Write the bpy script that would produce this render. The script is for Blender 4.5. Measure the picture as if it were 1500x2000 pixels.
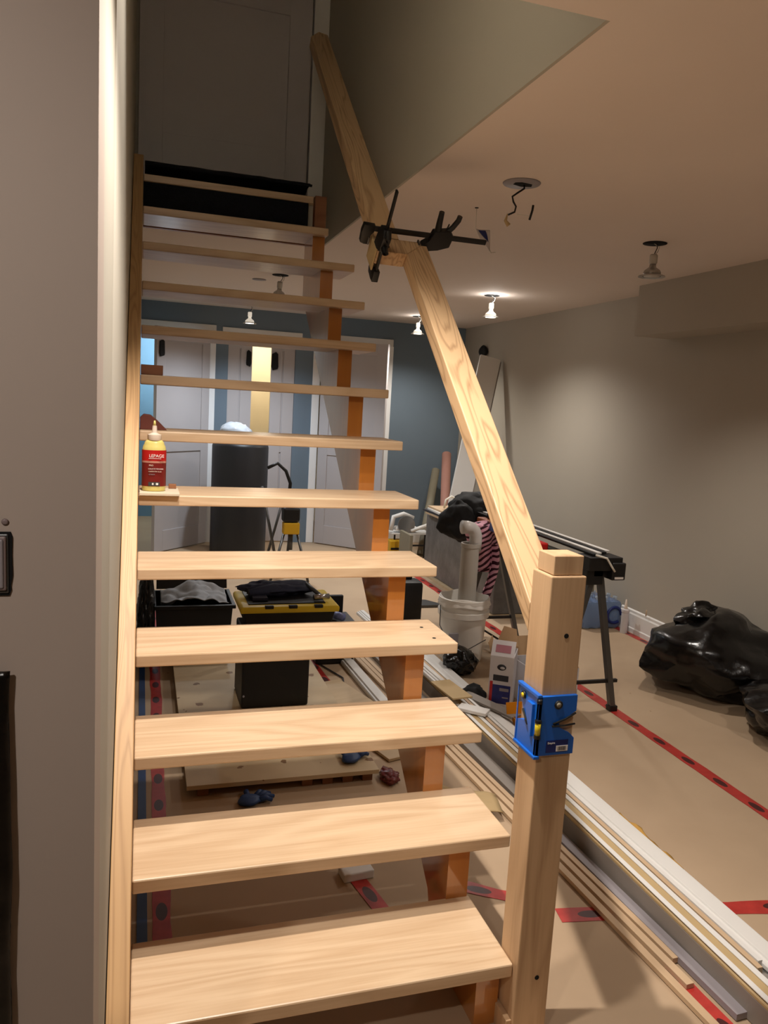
import bpy, bmesh, math, random
from mathutils import Vector, Matrix, noise
PI = math.pi
SC = bpy.context.scene
C = SC.collection
for o in list(bpy.data.objects): bpy.data.objects.remove(o)
# ---------------------------------------------------------------- camera
F_PX = 1521.4
YAW, PITCH, ROLL = 0.3059, -0.1379, 0.0574
def cam_axes():
    cy, sy, cp, sp, cr, sr = math.cos(YAW), math.sin(YAW), math.cos(PITCH), math.sin(PITCH), math.cos(ROLL), math.sin(ROLL)
    f = Vector((sy*cp, cy*cp, sp)); rt = Vector((cy, -sy, 0)); up = rt.cross(f)
    return f, rt*cr + up*sr, up*cr - rt*sr
f_, r_, u_ = cam_axes()
cam_d = bpy.data.cameras.new('camera'); cam = bpy.data.objects.new('camera', cam_d); C.objects.link(cam)
cam_d.sensor_fit = 'VERTICAL'; cam_d.sensor_height = 24.0; cam_d.lens = 24.0*F_PX/2000.0
cam_d.clip_start = .02; cam_d.clip_end = 60
M = Matrix((r_, u_, -f_)).transposed().to_4x4(); M.translation = Vector((0.007, -1.259, 1.465))
cam.matrix_world = M
SC.camera = cam
# ---------------------------------------------------------------- world, exposure
W = bpy.data.worlds.new('world'); SC.world = W; W.use_nodes = True
W.node_tree.nodes['Background'].inputs[0].default_value = (.5, .55, .7, 1)
W.node_tree.nodes['Background'].inputs[1].default_value = 0.02
SC.view_settings.view_transform = 'Standard'; SC.view_settings.look = 'None'
SC.view_settings.gamma = 1; SC.view_settings.use_curve_mapping = False
SC.view_settings.exposure = 0.48
# ---------------------------------------------------------------- lamps' light (the room's own downlights, plus one added wall fill)
WARM = (1.0, .92, .84); NEUT = (1.0, .94, .88); COOL = (.80, .90, 1.0)
def spot(name, loc, watts, color, angle=110, blend=.6, radius=.03, target=None):
    l = bpy.data.lights.new(name, 'SPOT'); l.energy = watts; l.color = color
    l.spot_size = math.radians(angle); l.spot_blend = blend; l.shadow_soft_size = radius
    o = bpy.data.objects.new(name, l); C.objects.link(o); o.location = loc
    if target: o.rotation_euler = (Vector(target)-Vector(loc)).to_track_quat('-Z', 'Y').to_euler()
    return o
def point(name, loc, watts, color, radius=.03):
    l = bpy.data.lights.new(name, 'POINT'); l.energy = watts; l.color = color; l.shadow_soft_size = radius
    o = bpy.data.objects.new(name, l); C.objects.link(o); o.location = loc; return o
spot('stair_downlight_beam', (.163, .445, 3.4), 225, WARM, 70, .8, .03)
spot('near_room_downlight_beam', (2.345, 2.08, 2.13), 34, WARM, 120, .8, .035)
spot('mid_room_downlight_beam', (2.46, 4.17, 2.13), 55, NEUT, 150, .9, .035)
spot('mid_left_downlight_beam', (.90, 4.25, 2.12), 32, NEUT, 120, .9, .035)
spot('far_right_downlight_beam', (2.49, 5.85, 2.12), 32, (1, .93, .84), 150, .8, .035)
spot('far_left_downlight_beam', (.957, 5.6, 2.12), 55, COOL, 150, .8, .035)
spot('hall_downlight_beam', (2.35, .15, 2.25), 24, WARM, 140, .8, .04)
spot('entry_wall_fill', (-.7, -1.35, 2.28), 38, WARM, 100, .9, .04, target=(-.45, -.25, 1.0))  # added fill aimed at the left front wall, no fixture of its own
spot('front_downlight_beam', (.42, .06, 2.27), 46, WARM, 150, .6, .03)
point('closet_bulb_light', (1.30, 7.5, 2.0), 7, (1, .9, .74), .05)
point('bathroom_bulb_light', (.25, 7.5, 2.0), 16, (.72, .87, 1), .05)

# ---------------------------------------------------------------- materials
def nt(name):
    m = bpy.data.materials.new(name); m.use_nodes = True
    t = m.node_tree; b = t.nodes['Principled BSDF']
    return m, t, b
def lin(c): return tuple(((x/255)/12.92 if x/255 <= .04045 else ((x/255+.055)/1.055)**2.4) for x in c)
def plain(name, rgb, rough=.5, metal=0, var=.0, scale=6, bump=0, bscale=60, coat=0, emit=None, es=0, spec=None):
    m, t, b = nt(name)
    c = lin(rgb); b.inputs['Roughness'].default_value = rough; b.inputs['Metallic'].default_value = metal
    tc = t.nodes.new('ShaderNodeTexCoord')
    n = t.nodes.new('ShaderNodeTexNoise'); n.inputs['Scale'].default_value = scale; n.inputs['Detail'].default_value = 5
    t.links.new(tc.outputs['Object'], n.inputs['Vector'])
    r = t.nodes.new('ShaderNodeValToRGB')
    r.color_ramp.elements[0].position = .3; r.color_ramp.elements[1].position = .7
    v = max(var, .02)
    r.color_ramp.elements[0].color = (*[x*(1-v) for x in c], 1); r.color_ramp.elements[1].color = (*[min(1, x*(1+v)) for x in c], 1)
    t.links.new(n.outputs['Fac'], r.inputs['Fac']); t.links.new(r.outputs['Color'], b.inputs['Base Color'])
    if bump:
        n2 = t.nodes.new('ShaderNodeTexNoise'); n2.inputs['Scale'].default_value = bscale; n2.inputs['Detail'].default_value = 4
        t.links.new(tc.outputs['Object'], n2.inputs['Vector'])
        bp = t.nodes.new('ShaderNodeBump'); bp.inputs['Strength'].default_value = bump; bp.inputs['Distance'].default_value = .01
        t.links.new(n2.outputs['Fac'], bp.inputs['Height']); t.links.new(bp.outputs['Normal'], b.inputs['Normal'])
    if coat: b.inputs['Coat Weight'].default_value = coat; b.inputs['Coat Roughness'].default_value = .12
    if emit: b.inputs['Emission Color'].default_value = (*emit, 1); b.inputs['Emission Strength'].default_value = es
    return m
def wood(name, light, dark, axis='X', ring=9., rough=.42, coat=0., contrast=1., cross=6., fine=.35, lo=.12, hi=.75, tilt=0.):
    """long-grain wood: cathedral rings stretched along axis plus fine pores; each board gets its own offset"""
    m, t, b = nt(name); N = t.nodes; L = t.links
    tc = N.new('ShaderNodeTexCoord'); oi = N.new('ShaderNodeObjectInfo')
    mul = N.new('ShaderNodeMath'); mul.operation = 'MULTIPLY'; mul.inputs[1].default_value = 13.7
    L.new(oi.outputs['Random'], mul.inputs[0])
    add = N.new('ShaderNodeVectorMath'); add.operation = 'ADD'
    rt = N.new('ShaderNodeMapping'); rt.inputs['Rotation'].default_value = (tilt, 0, 0); L.new(tc.outputs['Object'], rt.inputs['Vector'])
    L.new(rt.outputs[0], add.inputs[0]); L.new(mul.outputs[0], add.inputs[1])
    mp = N.new('ShaderNodeMapping'); k = cross; s = {'X': (.9, k, k), 'Y': (k, .9, k), 'Z': (k, k, .9)}[axis]
    mp.inputs['Scale'].default_value = s; L.new(add.outputs[0], mp.inputs['Vector'])
    n1 = N.new('ShaderNodeTexNoise'); n1.inputs['Scale'].default_value = 1.; n1.inputs['Detail'].default_value = 2; n1.inputs['Distortion'].default_value = .6
    L.new(mp.outputs[0], n1.inputs['Vector'])
    m1 = N.new('ShaderNodeMath'); m1.operation = 'MULTIPLY'; m1.inputs[1].default_value = ring; L.new(n1.outputs['Fac'], m1.inputs[0])
    fr = N.new('ShaderNodeMath'); fr.operation = 'PINGPONG'; fr.inputs[1].default_value = .5; L.new(m1.outputs[0], fr.inputs[0])
    mp2 = N.new('ShaderNodeMapping'); s2 = {'X': (5, 160, 160), 'Y': (160, 5, 160), 'Z': (160, 160, 5)}[axis]
    mp2.inputs['Scale'].default_value = s2; L.new(add.outputs[0], mp2.inputs['Vector'])
    n2 = N.new('ShaderNodeTexNoise'); n2.inputs['Scale'].default_value = 1.; n2.inputs['Detail'].default_value = 3; L.new(mp2.outputs[0], n2.inputs['Vector'])
    mx = N.new('ShaderNodeMath'); mx.operation = 'MULTIPLY_ADD'; mx.inputs[1].default_value = fine; L.new(n2.outputs['Fac'], mx.inputs[0]); L.new(fr.outputs[0], mx.inputs[2])
    r = N.new('ShaderNodeValToRGB'); a, d = lin(light), lin(dark)
    r.color_ramp.elements[0].position = lo; r.color_ramp.elements[1].position = hi
    mid = [a[i]+(d[i]-a[i])*(1-contrast) for i in range(3)]
    r.color_ramp.elements[0].color = (*[a[i]*(1-.6*contrast)+d[i]*.6*contrast for i in range(3)], 1); r.color_ramp.elements[1].color = (*a, 1)
    L.new(mx.outputs[0], r.inputs['Fac']); L.new(r.outputs['Color'], b.inputs['Base Color'])
    bp = N.new('ShaderNodeBump'); bp.inputs['Strength'].default_value = .12; bp.inputs['Distance'].default_value = .002
    L.new(mx.outputs[0], bp.inputs['Height']); L.new(bp.outputs['Normal'], b.inputs['Normal'])
    b.inputs['Roughness'].default_value = rough
    if coat: b.inputs['Coat Weight'].default_value = coat; b.inputs['Coat Roughness'].default_value = .06; b.inputs['Coat IOR'].default_value = 1.7
    return m
WOODL, WOODD = (206, 168, 124), (158, 112, 66)
m_tread = wood('pale maple tread', (216, 188, 154), (168, 126, 84), 'X', 8, .38, contrast=.7, fine=.7, lo=.2, hi=.8)
m_newel = wood('pale ash newel', (204, 170, 132), (140, 100, 64), 'Z', 6, .5, contrast=.7, fine=.6, lo=.2, hi=.75)
m_rail = wood('open grain ash rail', (202, 168, 128), (118, 80, 44), 'X', 15, .5, contrast=1.0, cross=9, lo=.10, hi=.42)
m_stringer = wood('ash stringer', (196, 156, 108), (138, 96, 54), 'Y', 12, .5, contrast=.8, cross=16, lo=.1, hi=.5, tilt=-.73)
m_carriage = wood('varnished amber carriage', (190, 120, 48), (146, 82, 26), 'Z', 5, .3, coat=1.0, contrast=.5)
m_scrap = wood('scrap brown wood', (150, 98, 64), (100, 60, 36), 'X', 8, .5)
m_ply = wood('plywood', (206, 182, 146), (164, 134, 96), 'X', 5, .6, contrast=.5)
m_slat = wood('pale wood slat', (206, 178, 144), (160, 122, 86), 'Y', 6, .55, contrast=.5)
m_wall = plain('warm grey wall paint', (176, 168, 154), .75, var=.015, scale=2)
m_stub = plain('grey taupe wall paint', (176, 161, 150), .75, var=.03, scale=2)
m_well = plain('stairwell wall paint', (178, 172, 158), .8, var=.02, scale=1.5)
m_ceil = plain('ceiling paint', (230, 216, 205), .85, var=.02, scale=1.3)
m_blue = plain('slate blue wall paint', (112, 128, 142), .7, var=.03, scale=2)
m_bluelt = plain('pale blue wall paint', (120, 160, 190), .7)
m_cream = plain('cream wall paint', (236, 226, 200), .7)
m_white = plain('white trim paint', (226, 224, 220), .38, var=.02, scale=3)
m_door = plain('white door paint', (190, 184, 184), .42, var=.02, scale=3)
m_casing = plain('lit white casing paint', (250, 250, 250), .35)  # whiter than the doors: light on the casings is put into this colour
m_black = plain('black plastic', (10, 9, 10), .5)
m_black2 = plain('matt black', (12, 12, 13), .8)
m_drum = plain('black rubberised drum', (30, 29, 31), .45, var=.1)
m_dark = plain('dark void', (6, 5, 5), 1)
m_navy = plain('navy carpet', (20, 24, 34), .95, var=.3, scale=60, bump=.6, bscale=300)
m_bag = plain('black garbage bag film', (8, 7, 7), .22, bump=.3, bscale=16)
m_steel = plain('dark steel', (92, 92, 92), .38, .7)
m_chrome = plain('bright steel', (190, 190, 190), .22, .9)
m_grey = plain('grey fabric', (168, 172, 178), .8, var=.12, scale=20, bump=.2)
m_yel = plain('tool yellow', (206, 160, 30), .4)
m_yel2 = plain('yellow lid plastic', (226, 196, 40), .42, var=.05)
m_amber = plain('amber plastic', (214, 134, 14), .35)
m_lblue = plain('level blue plastic', (24, 96, 190), .32)
m_dblue = plain('label navy', (14, 34, 104), .4)
m_gblue = plain('blue glove rubber', (34, 62, 110), .5, var=.2)
m_vial = plain('yellow vial', (214, 190, 40), .15)
m_pail = plain('white pail plastic', (238, 234, 226), .42, var=.04)
m_pipe = plain('grey duct pipe', (184, 178, 168), .55)
m_pvc = plain('grey pvc elbow', (206, 202, 198), .38)
m_card = plain('brown cardboard', (176, 142, 104), .75, var=.06)
m_boxw = plain('white printed carton', (208, 204, 206), .5, var=.02)
m_ink = plain('dark print', (44, 44, 52), .6)
m_inkb = plain('blue print', (34, 40, 110), .5, var=.25, scale=40)
m_red = plain('red plastic', (196, 30, 26), .4)
m_maroon = plain('maroon print', (112, 40, 34), .5)
m_rosebr = plain('rose brown roll', (166, 120, 106), .7, var=.08)
m_olive = plain('beige roll', (136, 128, 108), .7, var=.08)
m_blotch = plain('grey bumpy panel', (100, 98, 96), .45, var=.3, scale=9, bump=.3, bscale=25)
m_glue = plain('yellow glue plastic', (214, 200, 118), .3, var=.04)
m_glabel = plain('red glue label', (178, 26, 24), .35)
m_glabel2 = plain('dark red glue label', (112, 28, 24), .35)
m_cap = plain('cream nozzle plastic', (222, 204, 186), .35)
m_textw = plain('white print', (235, 228, 222), .5)
m_tan = plain('tan paper', (186, 160, 116), .7, var=.06)
m_brick = plain('red brown scrap', (104, 50, 38), .7)
m_wirew = plain('white cable', (222, 218, 206), .45)
m_bulbw = plain('white lamp body', (198, 194, 186), .35)
m_glassoff = plain('bulb reflector', (176, 174, 170), .18, .5)
m_glasson = plain('lit bulb face', (255, 248, 230), .3, emit=(1, .93, .8), es=4)
m_glassdim = plain('glowing bulb neck', (220, 214, 200), .3, emit=(1, .9, .75), es=.35)
m_lav = plain('mauve grey scrap', (146, 140, 144), .5)
m_greyb = plain('grey board and shaded white side', (138, 130, 122), .5, var=.04)  # real grey boards, also the shade coloured onto the moulding stack's side
m_wall_plate = plain('grey outlet plastic', (128, 112, 110), .45)
m_pailtop = plain('bottle clear film', (196, 200, 206), .2)

def floor_mat():
    m, t, b = nt('brown floor protection paper'); N = t.nodes; L = t.links
    tc = N.new('ShaderNodeTexCoord')
    n = N.new('ShaderNodeTexNoise'); n.inputs['Scale'].default_value = 1.6; n.inputs['Detail'].default_value = 6; L.new(tc.outputs['Object'], n.inputs['Vector'])
    r = N.new('ShaderNodeValToRGB'); r.color_ramp.elements[0].position = .3; r.color_ramp.elements[1].position = .7
    r.color_ramp.elements[0].color = (*lin((174, 149, 121)), 1); r.color_ramp.elements[1].color = (*lin((188, 163, 134)), 1)
    L.new(n.outputs['Fac'], r.inputs['Fac'])
    v = N.new('ShaderNodeTexVoronoi'); v.inputs['Scale'].default_value = 5.5; L.new(tc.outputs['Object'], v.inputs['Vector'])
    lt = N.new('ShaderNodeMath'); lt.operation = 'LESS_THAN'; lt.inputs[1].default_value = .035; L.new(v.outputs['Distance'], lt.inputs[0])
    mx = N.new('ShaderNodeMix'); mx.data_type = 'RGBA'; L.new(lt.outputs[0], mx.inputs['Factor']); L.new(r.outputs['Color'], mx.inputs['A'])
    mx.inputs['B'].default_value = (*lin((150, 122, 90)), 1)
    L.new(mx.outputs['Result'], b.inputs['Base Color']); b.inputs['Roughness'].default_value = .72
    return m
m_floor = floor_mat()
def tape_mat():
    """red sheathing tape with dark oval prints every third of a metre along its length (local X)"""
    m, t, b = nt('red tape with dark oval print'); N = t.nodes; L = t.links
    tc = N.new('ShaderNodeTexCoord'); sp = N.new('ShaderNodeSeparateXYZ'); L.new(tc.outputs['Object'], sp.inputs[0])
    def mt(op, a, bb=None, c=None):
        k = N.new('ShaderNodeMath'); k.operation = op
        for i, x in enumerate((a, bb, c)):
            if x is None: continue
            if isinstance(x, (int, float)): k.inputs[i].default_value = x
            else: L.new(x, k.inputs[i])
        return k.outputs[0]
    fx = mt('SUBTRACT', mt('FRACT', mt('MULTIPLY', sp.outputs['X'], 5.0)), .5)
    e = mt('ADD', mt('POWER', mt('MULTIPLY', fx, 5.), 2.), mt('POWER', mt('MULTIPLY', sp.outputs['Y'], 62.), 2.))
    mask = mt('LESS_THAN', e, 1.)
    n = N.new('ShaderNodeTexNoise'); n.inputs['Scale'].default_value = 30; L.new(tc.outputs['Object'], n.inputs['Vector'])
    r = N.new('ShaderNodeValToRGB'); r.color_ramp.elements[0].color = (*lin((150, 34, 30)), 1); r.color_ramp.elements[1].color = (*lin((196, 62, 54)), 1)
    L.new(n.outputs['Fac'], r.inputs['Fac'])
    mx = N.new('ShaderNodeMix'); mx.data_type = 'RGBA'; L.new(mask, mx.inputs['Factor']); L.new(r.outputs['Color'], mx.inputs['A'])
    mx.inputs['B'].default_value = (*lin((70, 26, 26)), 1)
    L.new(mx.outputs['Result'], b.inputs['Base Color']); b.inputs['Roughness'].default_value = .35
    return m
m_tape = tape_mat()
def zebra():
    m, t, b = nt('pink zebra print fabric'); N = t.nodes; L = t.links
    tc = N.new('ShaderNodeTexCoord'); w = N.new('ShaderNodeTexWave'); w.bands_direction = 'Z'
    mp = N.new('ShaderNodeMapping'); mp.inputs['Rotation'].default_value = (.2, .5, .3); L.new(tc.outputs['Object'], mp.inputs['Vector']); L.new(mp.outputs[0], w.inputs['Vector'])
    w.inputs['Scale'].default_value = 10; w.inputs['Distortion'].default_value = 7; w.inputs['Detail'].default_value = 1.5; w.inputs['Detail Scale'].default_value = .7
    r = N.new('ShaderNodeValToRGB'); r.color_ramp.interpolation = 'CONSTANT'
    r.color_ramp.elements[0].color = (*lin((62, 16, 34)), 1); r.color_ramp.elements[1].position = .42; r.color_ramp.elements[1].color = (*lin((236, 176, 196)), 1)
    L.new(w.outputs['Fac'], r.inputs['Fac']); L.new(r.outputs['Color'], b.inputs['Base Color']); b.inputs['Roughness'].default_value = .7
    return m
m_zebra = zebra()
def film(name, rgb, alpha, rough=.15):
    m, t, b = nt(name); b.inputs['Base Color'].default_value = (*lin(rgb), 1); b.inputs['Roughness'].default_value = rough
    b.inputs['Alpha'].default_value = alpha
    n = t.nodes.new('ShaderNodeTexNoise'); n.inputs['Scale'].default_value = 30
    bp = t.nodes.new('ShaderNodeBump'); bp.inputs['Strength'].default_value = .4; bp.inputs['Distance'].default_value = .01
    t.links.new(n.outputs['Fac'], bp.inputs['Height']); t.links.new(bp.outputs['Normal'], b.inputs['Normal'])
    return m
m_film = film('blue shrink film', (110, 140, 190), .55)
m_bottle = film('clear water bottle plastic', (190, 205, 220), .5)
def plyhole():
    m, t, b = nt('stained plywood'); N = t.nodes; L = t.links
    tc = N.new('ShaderNodeTexCoord'); v = N.new('ShaderNodeTexVoronoi'); v.inputs['Scale'].default_value = 9; v.inputs['Randomness'].default_value = 1
    n0 = N.new('ShaderNodeTexNoise'); n0.inputs['Scale'].default_value = 40; L.new(tc.outputs['Object'], n0.inputs['Vector'])
    va = N.new('ShaderNodeVectorMath'); va.operation = 'MULTIPLY_ADD'; L.new(n0.outputs['Color'], va.inputs[0]); va.inputs[1].default_value = (.03, .03, .03); L.new(tc.outputs['Object'], va.inputs[2])
    L.new(va.outputs[0], v.inputs['Vector'])
    lt = N.new('ShaderNodeMath'); lt.operation = 'LESS_THAN'; lt.inputs[1].default_value = .16; L.new(v.outputs['Distance'], lt.inputs[0])
    n = N.new('ShaderNodeTexNoise'); n.inputs['Scale'].default_value = 3; L.new(tc.outputs['Object'], n.inputs['Vector'])
    r = N.new('ShaderNodeValToRGB'); r.color_ramp.elements[0].position = .4; r.color_ramp.elements[0].color = (*lin((192, 168, 132)), 1); r.color_ramp.elements[1].position = .6; r.color_ramp.elements[1].color = (*lin((214, 192, 156)), 1)
    L.new(n.outputs['Fac'], r.inputs['Fac'])
    mx = N.new('ShaderNodeMix'); mx.data_type = 'RGBA'; L.new(lt.outputs[0], mx.inputs['Factor']); L.new(r.outputs['Color'], mx.inputs['A']); mx.inputs['B'].default_value = (*lin((138, 104, 70)), 1)
    L.new(mx.outputs['Result'], b.inputs['Base Color']); b.inputs['Roughness'].default_value = .6
    return m
m_stain = plyhole()

# ---------------------------------------------------------------- mesh helpers
class MB:
    def __init__(s): s.bm = bmesh.new()
    def add(s, verts, faces, mat=None):
        vs = [s.bm.verts.new(Vector(v)) for v in verts]
        for f in faces:
            try: s.bm.faces.new([vs[i] for i in f])
            except ValueError: pass
        return s
    def box(s, x0, x1, y0, y1, z0, z1, bev=0, M=None):
        vs = [s.bm.verts.new(Vector((x, y, z))) for x in (x0, x1) for y in (y0, y1) for z in (z0, z1)]
        idx = [(0, 1, 3, 2), (4, 6, 7, 5), (0, 4, 5, 1), (2, 3, 7, 6), (0, 2, 6, 4), (1, 5, 7, 3)]
        fs = [s.bm.faces.new([vs[i] for i in f]) for f in idx]
        if bev:
            es = list({e for f in fs for e in f.edges})
            r = bmesh.ops.bevel(s.bm, geom=es, offset=bev, segments=2, affect='EDGES', profile=.5)
            vs = list({v for f in r['faces'] for v in f.verts} | {v for v in vs if v.is_valid})
        if M is not None:
            for v in vs: v.co = M @ v.co
        return s
    def prism(s, poly, a0, a1, fn, bev=0):
        """poly: 2-D points; fn(u, v, a) -> 3-D"""
        lo = [s.bm.verts.new(Vector(fn(u, v, a0))) for u, v in poly]; hi = [s.bm.verts.new(Vector(fn(u, v, a1))) for u, v in poly]
        n = len(poly); fs = [s.bm.faces.new(lo[::-1]), s.bm.faces.new(hi)]
        for i in range(n): fs.append(s.bm.faces.new((lo[i], lo[(i+1) % n], hi[(i+1) % n], hi[i])))
        if bev:
            bmesh.ops.bevel(s.bm, geom=list({e for f in fs for e in f.edges}), offset=bev, segments=2, affect='EDGES', profile=.5)
        return s
    def tube(s, pts, rad, seg=12, caps=True):
        pts = [Vector(p) for p in pts]; n = len(pts)
        rads = rad if isinstance(rad, (list, tuple)) else [rad]*n
        rings = []; up = None
        for i, p in enumerate(pts):
            d = (pts[min(i+1, n-1)]-pts[max(i-1, 0)])
            d = d.normalized() if d.length > 1e-9 else Vector((0, 0, 1))
            if up is None:
                up = Vector((0, 0, 1)) if abs(d.z) < .9 else Vector((1, 0, 0))
            a = d.cross(up).normalized(); b = a.cross(d).normalized(); up = b
            rings.append([s.bm.verts.new(p+(a*math.cos(2*PI*k/seg)+b*math.sin(2*PI*k/seg))*rads[i]) for k in range(seg)])
        for i in range(n-1):
            for k in range(seg):
                s.bm.faces.new((rings[i][k], rings[i][(k+1) % seg], rings[i+1][(k+1) % seg], rings[i+1][k]))
        if caps: s.bm.faces.new(rings[0][::-1]); s.bm.faces.new(rings[-1])
        return s
    def lathe(s, prof, c=(0, 0, 0), seg=28, sy=1., cap0=True, cap1=True, M=None):
        rings = []
        for r, z in prof:
            ring = []
            for k in range(seg):
                v = Vector((r*math.cos(2*PI*k/seg), sy*r*math.sin(2*PI*k/seg), z))
                v = (M @ v) if M is not None else v+Vector(c)
                ring.append(s.bm.verts.new(v))
            rings.append(ring)
        for i in range(len(prof)-1):
            for k in range(seg):
                s.bm.faces.new((rings[i][k], rings[i][(k+1) % seg], rings[i+1][(k+1) % seg], rings[i+1][k]))
        if cap0: s.bm.faces.new(rings[0][::-1])
        if cap1: s.bm.faces.new(rings[-1])
        return s
    def blob(s, c, rad, sub=4, amp=.25, freq=3., seed=0, floor=None, ridge=True, rot=0):
        bm2 = bmesh.new(); bmesh.ops.create_icosphere(bm2, subdivisions=sub, radius=1)
        c = Vector(c); off = Vector((seed*7.3, seed*3.1, seed*1.7)); mp = {}
        cr, sr = math.cos(rot), math.sin(rot)
        for v in bm2.verts:
            p = v.co.copy(); q = p*freq+off
            d = noise.noise(q*.5)*.8+noise.noise(q)*.5
            if ridge:
                d += .55*(.5-abs(noise.noise(q*1.7)))+.3*(.4-abs(noise.noise(q*3.6)))-.2
            p = p*(1+amp*d); p = Vector((p.x*rad[0], p.y*rad[1], p.z*rad[2]))
            p = Vector((p.x*cr-p.y*sr, p.x*sr+p.y*cr, p.z))+c
            if floor is not None and p.z < floor: p.z = floor+.002*abs(noise.noise(q*5))
            mp[v.index] = s.bm.verts.new(p)
        for f in bm2.faces: s.bm.faces.new([mp[v.index] for v in f.verts])
        bm2.free(); return s
    def facet_bag(s, c, rad, amp=.35, freq=1.6, seed=0, floor=0., sub=3, xmax=None):
        bm2 = bmesh.new(); bmesh.ops.create_icosphere(bm2, subdivisions=sub, radius=1)
        rnd = random.Random(seed); off = Vector((seed*3.3, seed*1.7, seed*.9))
        for v in bm2.verts:
            q = v.co*freq+off
            v.co *= 1+amp*(noise.noise(q)+.55*(.5-2*abs(noise.noise(q*1.9))))+rnd.uniform(-.035, .035)
        bmesh.ops.subdivide_edges(bm2, edges=bm2.edges[:], cuts=2, use_grid_fill=True, smooth=.35)
        mp = {}
        for v in bm2.verts:
            p = v.co*(1+.03*(.4-2*abs(noise.noise(v.co*5+off)))); p = Vector((p.x*rad[0], p.y*rad[1], p.z*rad[2]))+Vector(c)
            if p.z < floor: p.z = floor
            if xmax is not None and p.x > xmax: p.x = xmax
            mp[v] = s.bm.verts.new(p)
        for f in bm2.faces: s.bm.faces.new([mp[v] for v in f.verts])
        bm2.free(); return s
    def sheet(s, nu, nv, fn, th=.003):
        """crumpled or draped sheet with thickness"""
        top = [[Vector(fn(i/nu, j/nv)) for j in range(nv+1)] for i in range(nu+1)]
        A = [[s.bm.verts.new(p) for p in row] for row in top]; B = []
        for i in range(nu+1):
            row = []
            for j in range(nv+1):
                du = top[min(i+1, nu)][j]-top[max(i-1, 0)][j]; dv = top[i][min(j+1, nv)]-top[i][max(j-1, 0)]
                n = du.cross(dv); n = n.normalized() if n.length > 1e-12 else Vector((0, 0, 1))
                row.append(s.bm.verts.new(top[i][j]-n*th))
            B.append(row)
        f = s.bm.faces.new
        for i in range(nu):
            for j in range(nv):
                f((A[i][j], A[i+1][j], A[i+1][j+1], A[i][j+1])); f((B[i][j], B[i][j+1], B[i+1][j+1], B[i+1][j]))
        for i in range(nu):
            f((A[i][0], B[i][0], B[i+1][0], A[i+1][0])); f((A[i][nv], A[i+1][nv], B[i+1][nv], B[i][nv]))
        for j in range(nv):
            f((A[0][j], A[0][j+1], B[0][j+1], B[0][j])); f((A[nu][j], B[nu][j], B[nu][j+1], A[nu][j+1]))
        return s
    def build(s, name, mat, parent=None, smooth=False, loc=None, rot=None):
        bmesh.ops.recalc_face_normals(s.bm, faces=s.bm.faces[:])
        me = bpy.data.meshes.new(name); s.bm.to_mesh(me); s.bm.free()
        if smooth:
            for p in me.polygons: p.use_smooth = True
            if smooth == 'auto':
                try: me.set_sharp_from_angle(angle=math.radians(38))
                except Exception: pass
        me.materials.append(mat)
        o = bpy.data.objects.new(name, me); C.objects.link(o)
        if loc is not None: o.location = loc
        if rot is not None: o.rotation_euler = rot
        if parent:
            o.parent = parent
            if loc is None: o.matrix_parent_inverse = Matrix.Translation(-parent.location) if not parent.rotation_euler.z else (Matrix.Translation(parent.location) @ Matrix.Rotation(parent.rotation_euler.z, 4, 'Z')).inverted()
        return o
def tag(o, label=None, cat=None, group=None, kind=None):
    if label: o['label'] = label
    if cat: o['category'] = cat
    if group: o['group'] = group
    if kind: o['kind'] = kind
    return o
def thing(name, label, cat, loc=(0, 0, 0), rz=0, group=None):
    o = bpy.data.objects.new(name, None); C.objects.link(o); o.location = loc; o.rotation_euler = (0, 0, rz); o.empty_display_size = .05
    return tag(o, label, cat, group)
def struct(name, mb, mat, parent=None):
    o = mb.build(name, mat, parent)
    if not parent: o['kind'] = 'structure'
    return o
def label(o, s): o['label'] = s; return o
def copy_tree(o, parent=None, loc=None, lab=None):
    c = o.copy(); C.objects.link(c); c.parent = parent
    if loc is not None: c.location = loc
    if lab: c['label'] = lab
    for ch in o.children: copy_tree(ch, c)
    return c
def text(name, s, size, mat, Mx, parent, extrude=.0004, align='LEFT'):
    cu = bpy.data.curves.new(name, 'FONT'); cu.body = s; cu.size = size; cu.extrude = extrude; cu.align_x = align
    tmp = bpy.data.objects.new('tmp', cu); C.objects.link(tmp)
    dg = bpy.context.evaluated_depsgraph_get(); me = bpy.data.meshes.new_from_object(tmp.evaluated_get(dg))
    bpy.data.objects.remove(tmp)
    me.transform(Mx); me.materials.clear(); me.materials.append(mat)
    o = bpy.data.objects.new(name, me); C.objects.link(o); o.parent = parent
    def wm(q):
        m = Matrix.Translation(q.location) @ Matrix.Rotation(q.rotation_euler.z, 4, 'Z')
        return wm(q.parent) @ q.matrix_parent_inverse @ m if q.parent else m
    if parent: o.matrix_parent_inverse = wm(parent).inverted()
    return o
def frame(o, ex, ey, ez):
    m = Matrix((Vector(ex), Vector(ey), Vector(ez))).transposed().to_4x4(); m.translation = Vector(o); return m

# ================================================================ THE SETTING
H = 2.30; XR = 3.268; YB = 6.557; RISE = .19; RUN = .2122; WL = -.045
struct('floor', MB().box(-1.9, 3.4, -3.2, 8.6, -.1, 0), m_floor)
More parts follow.
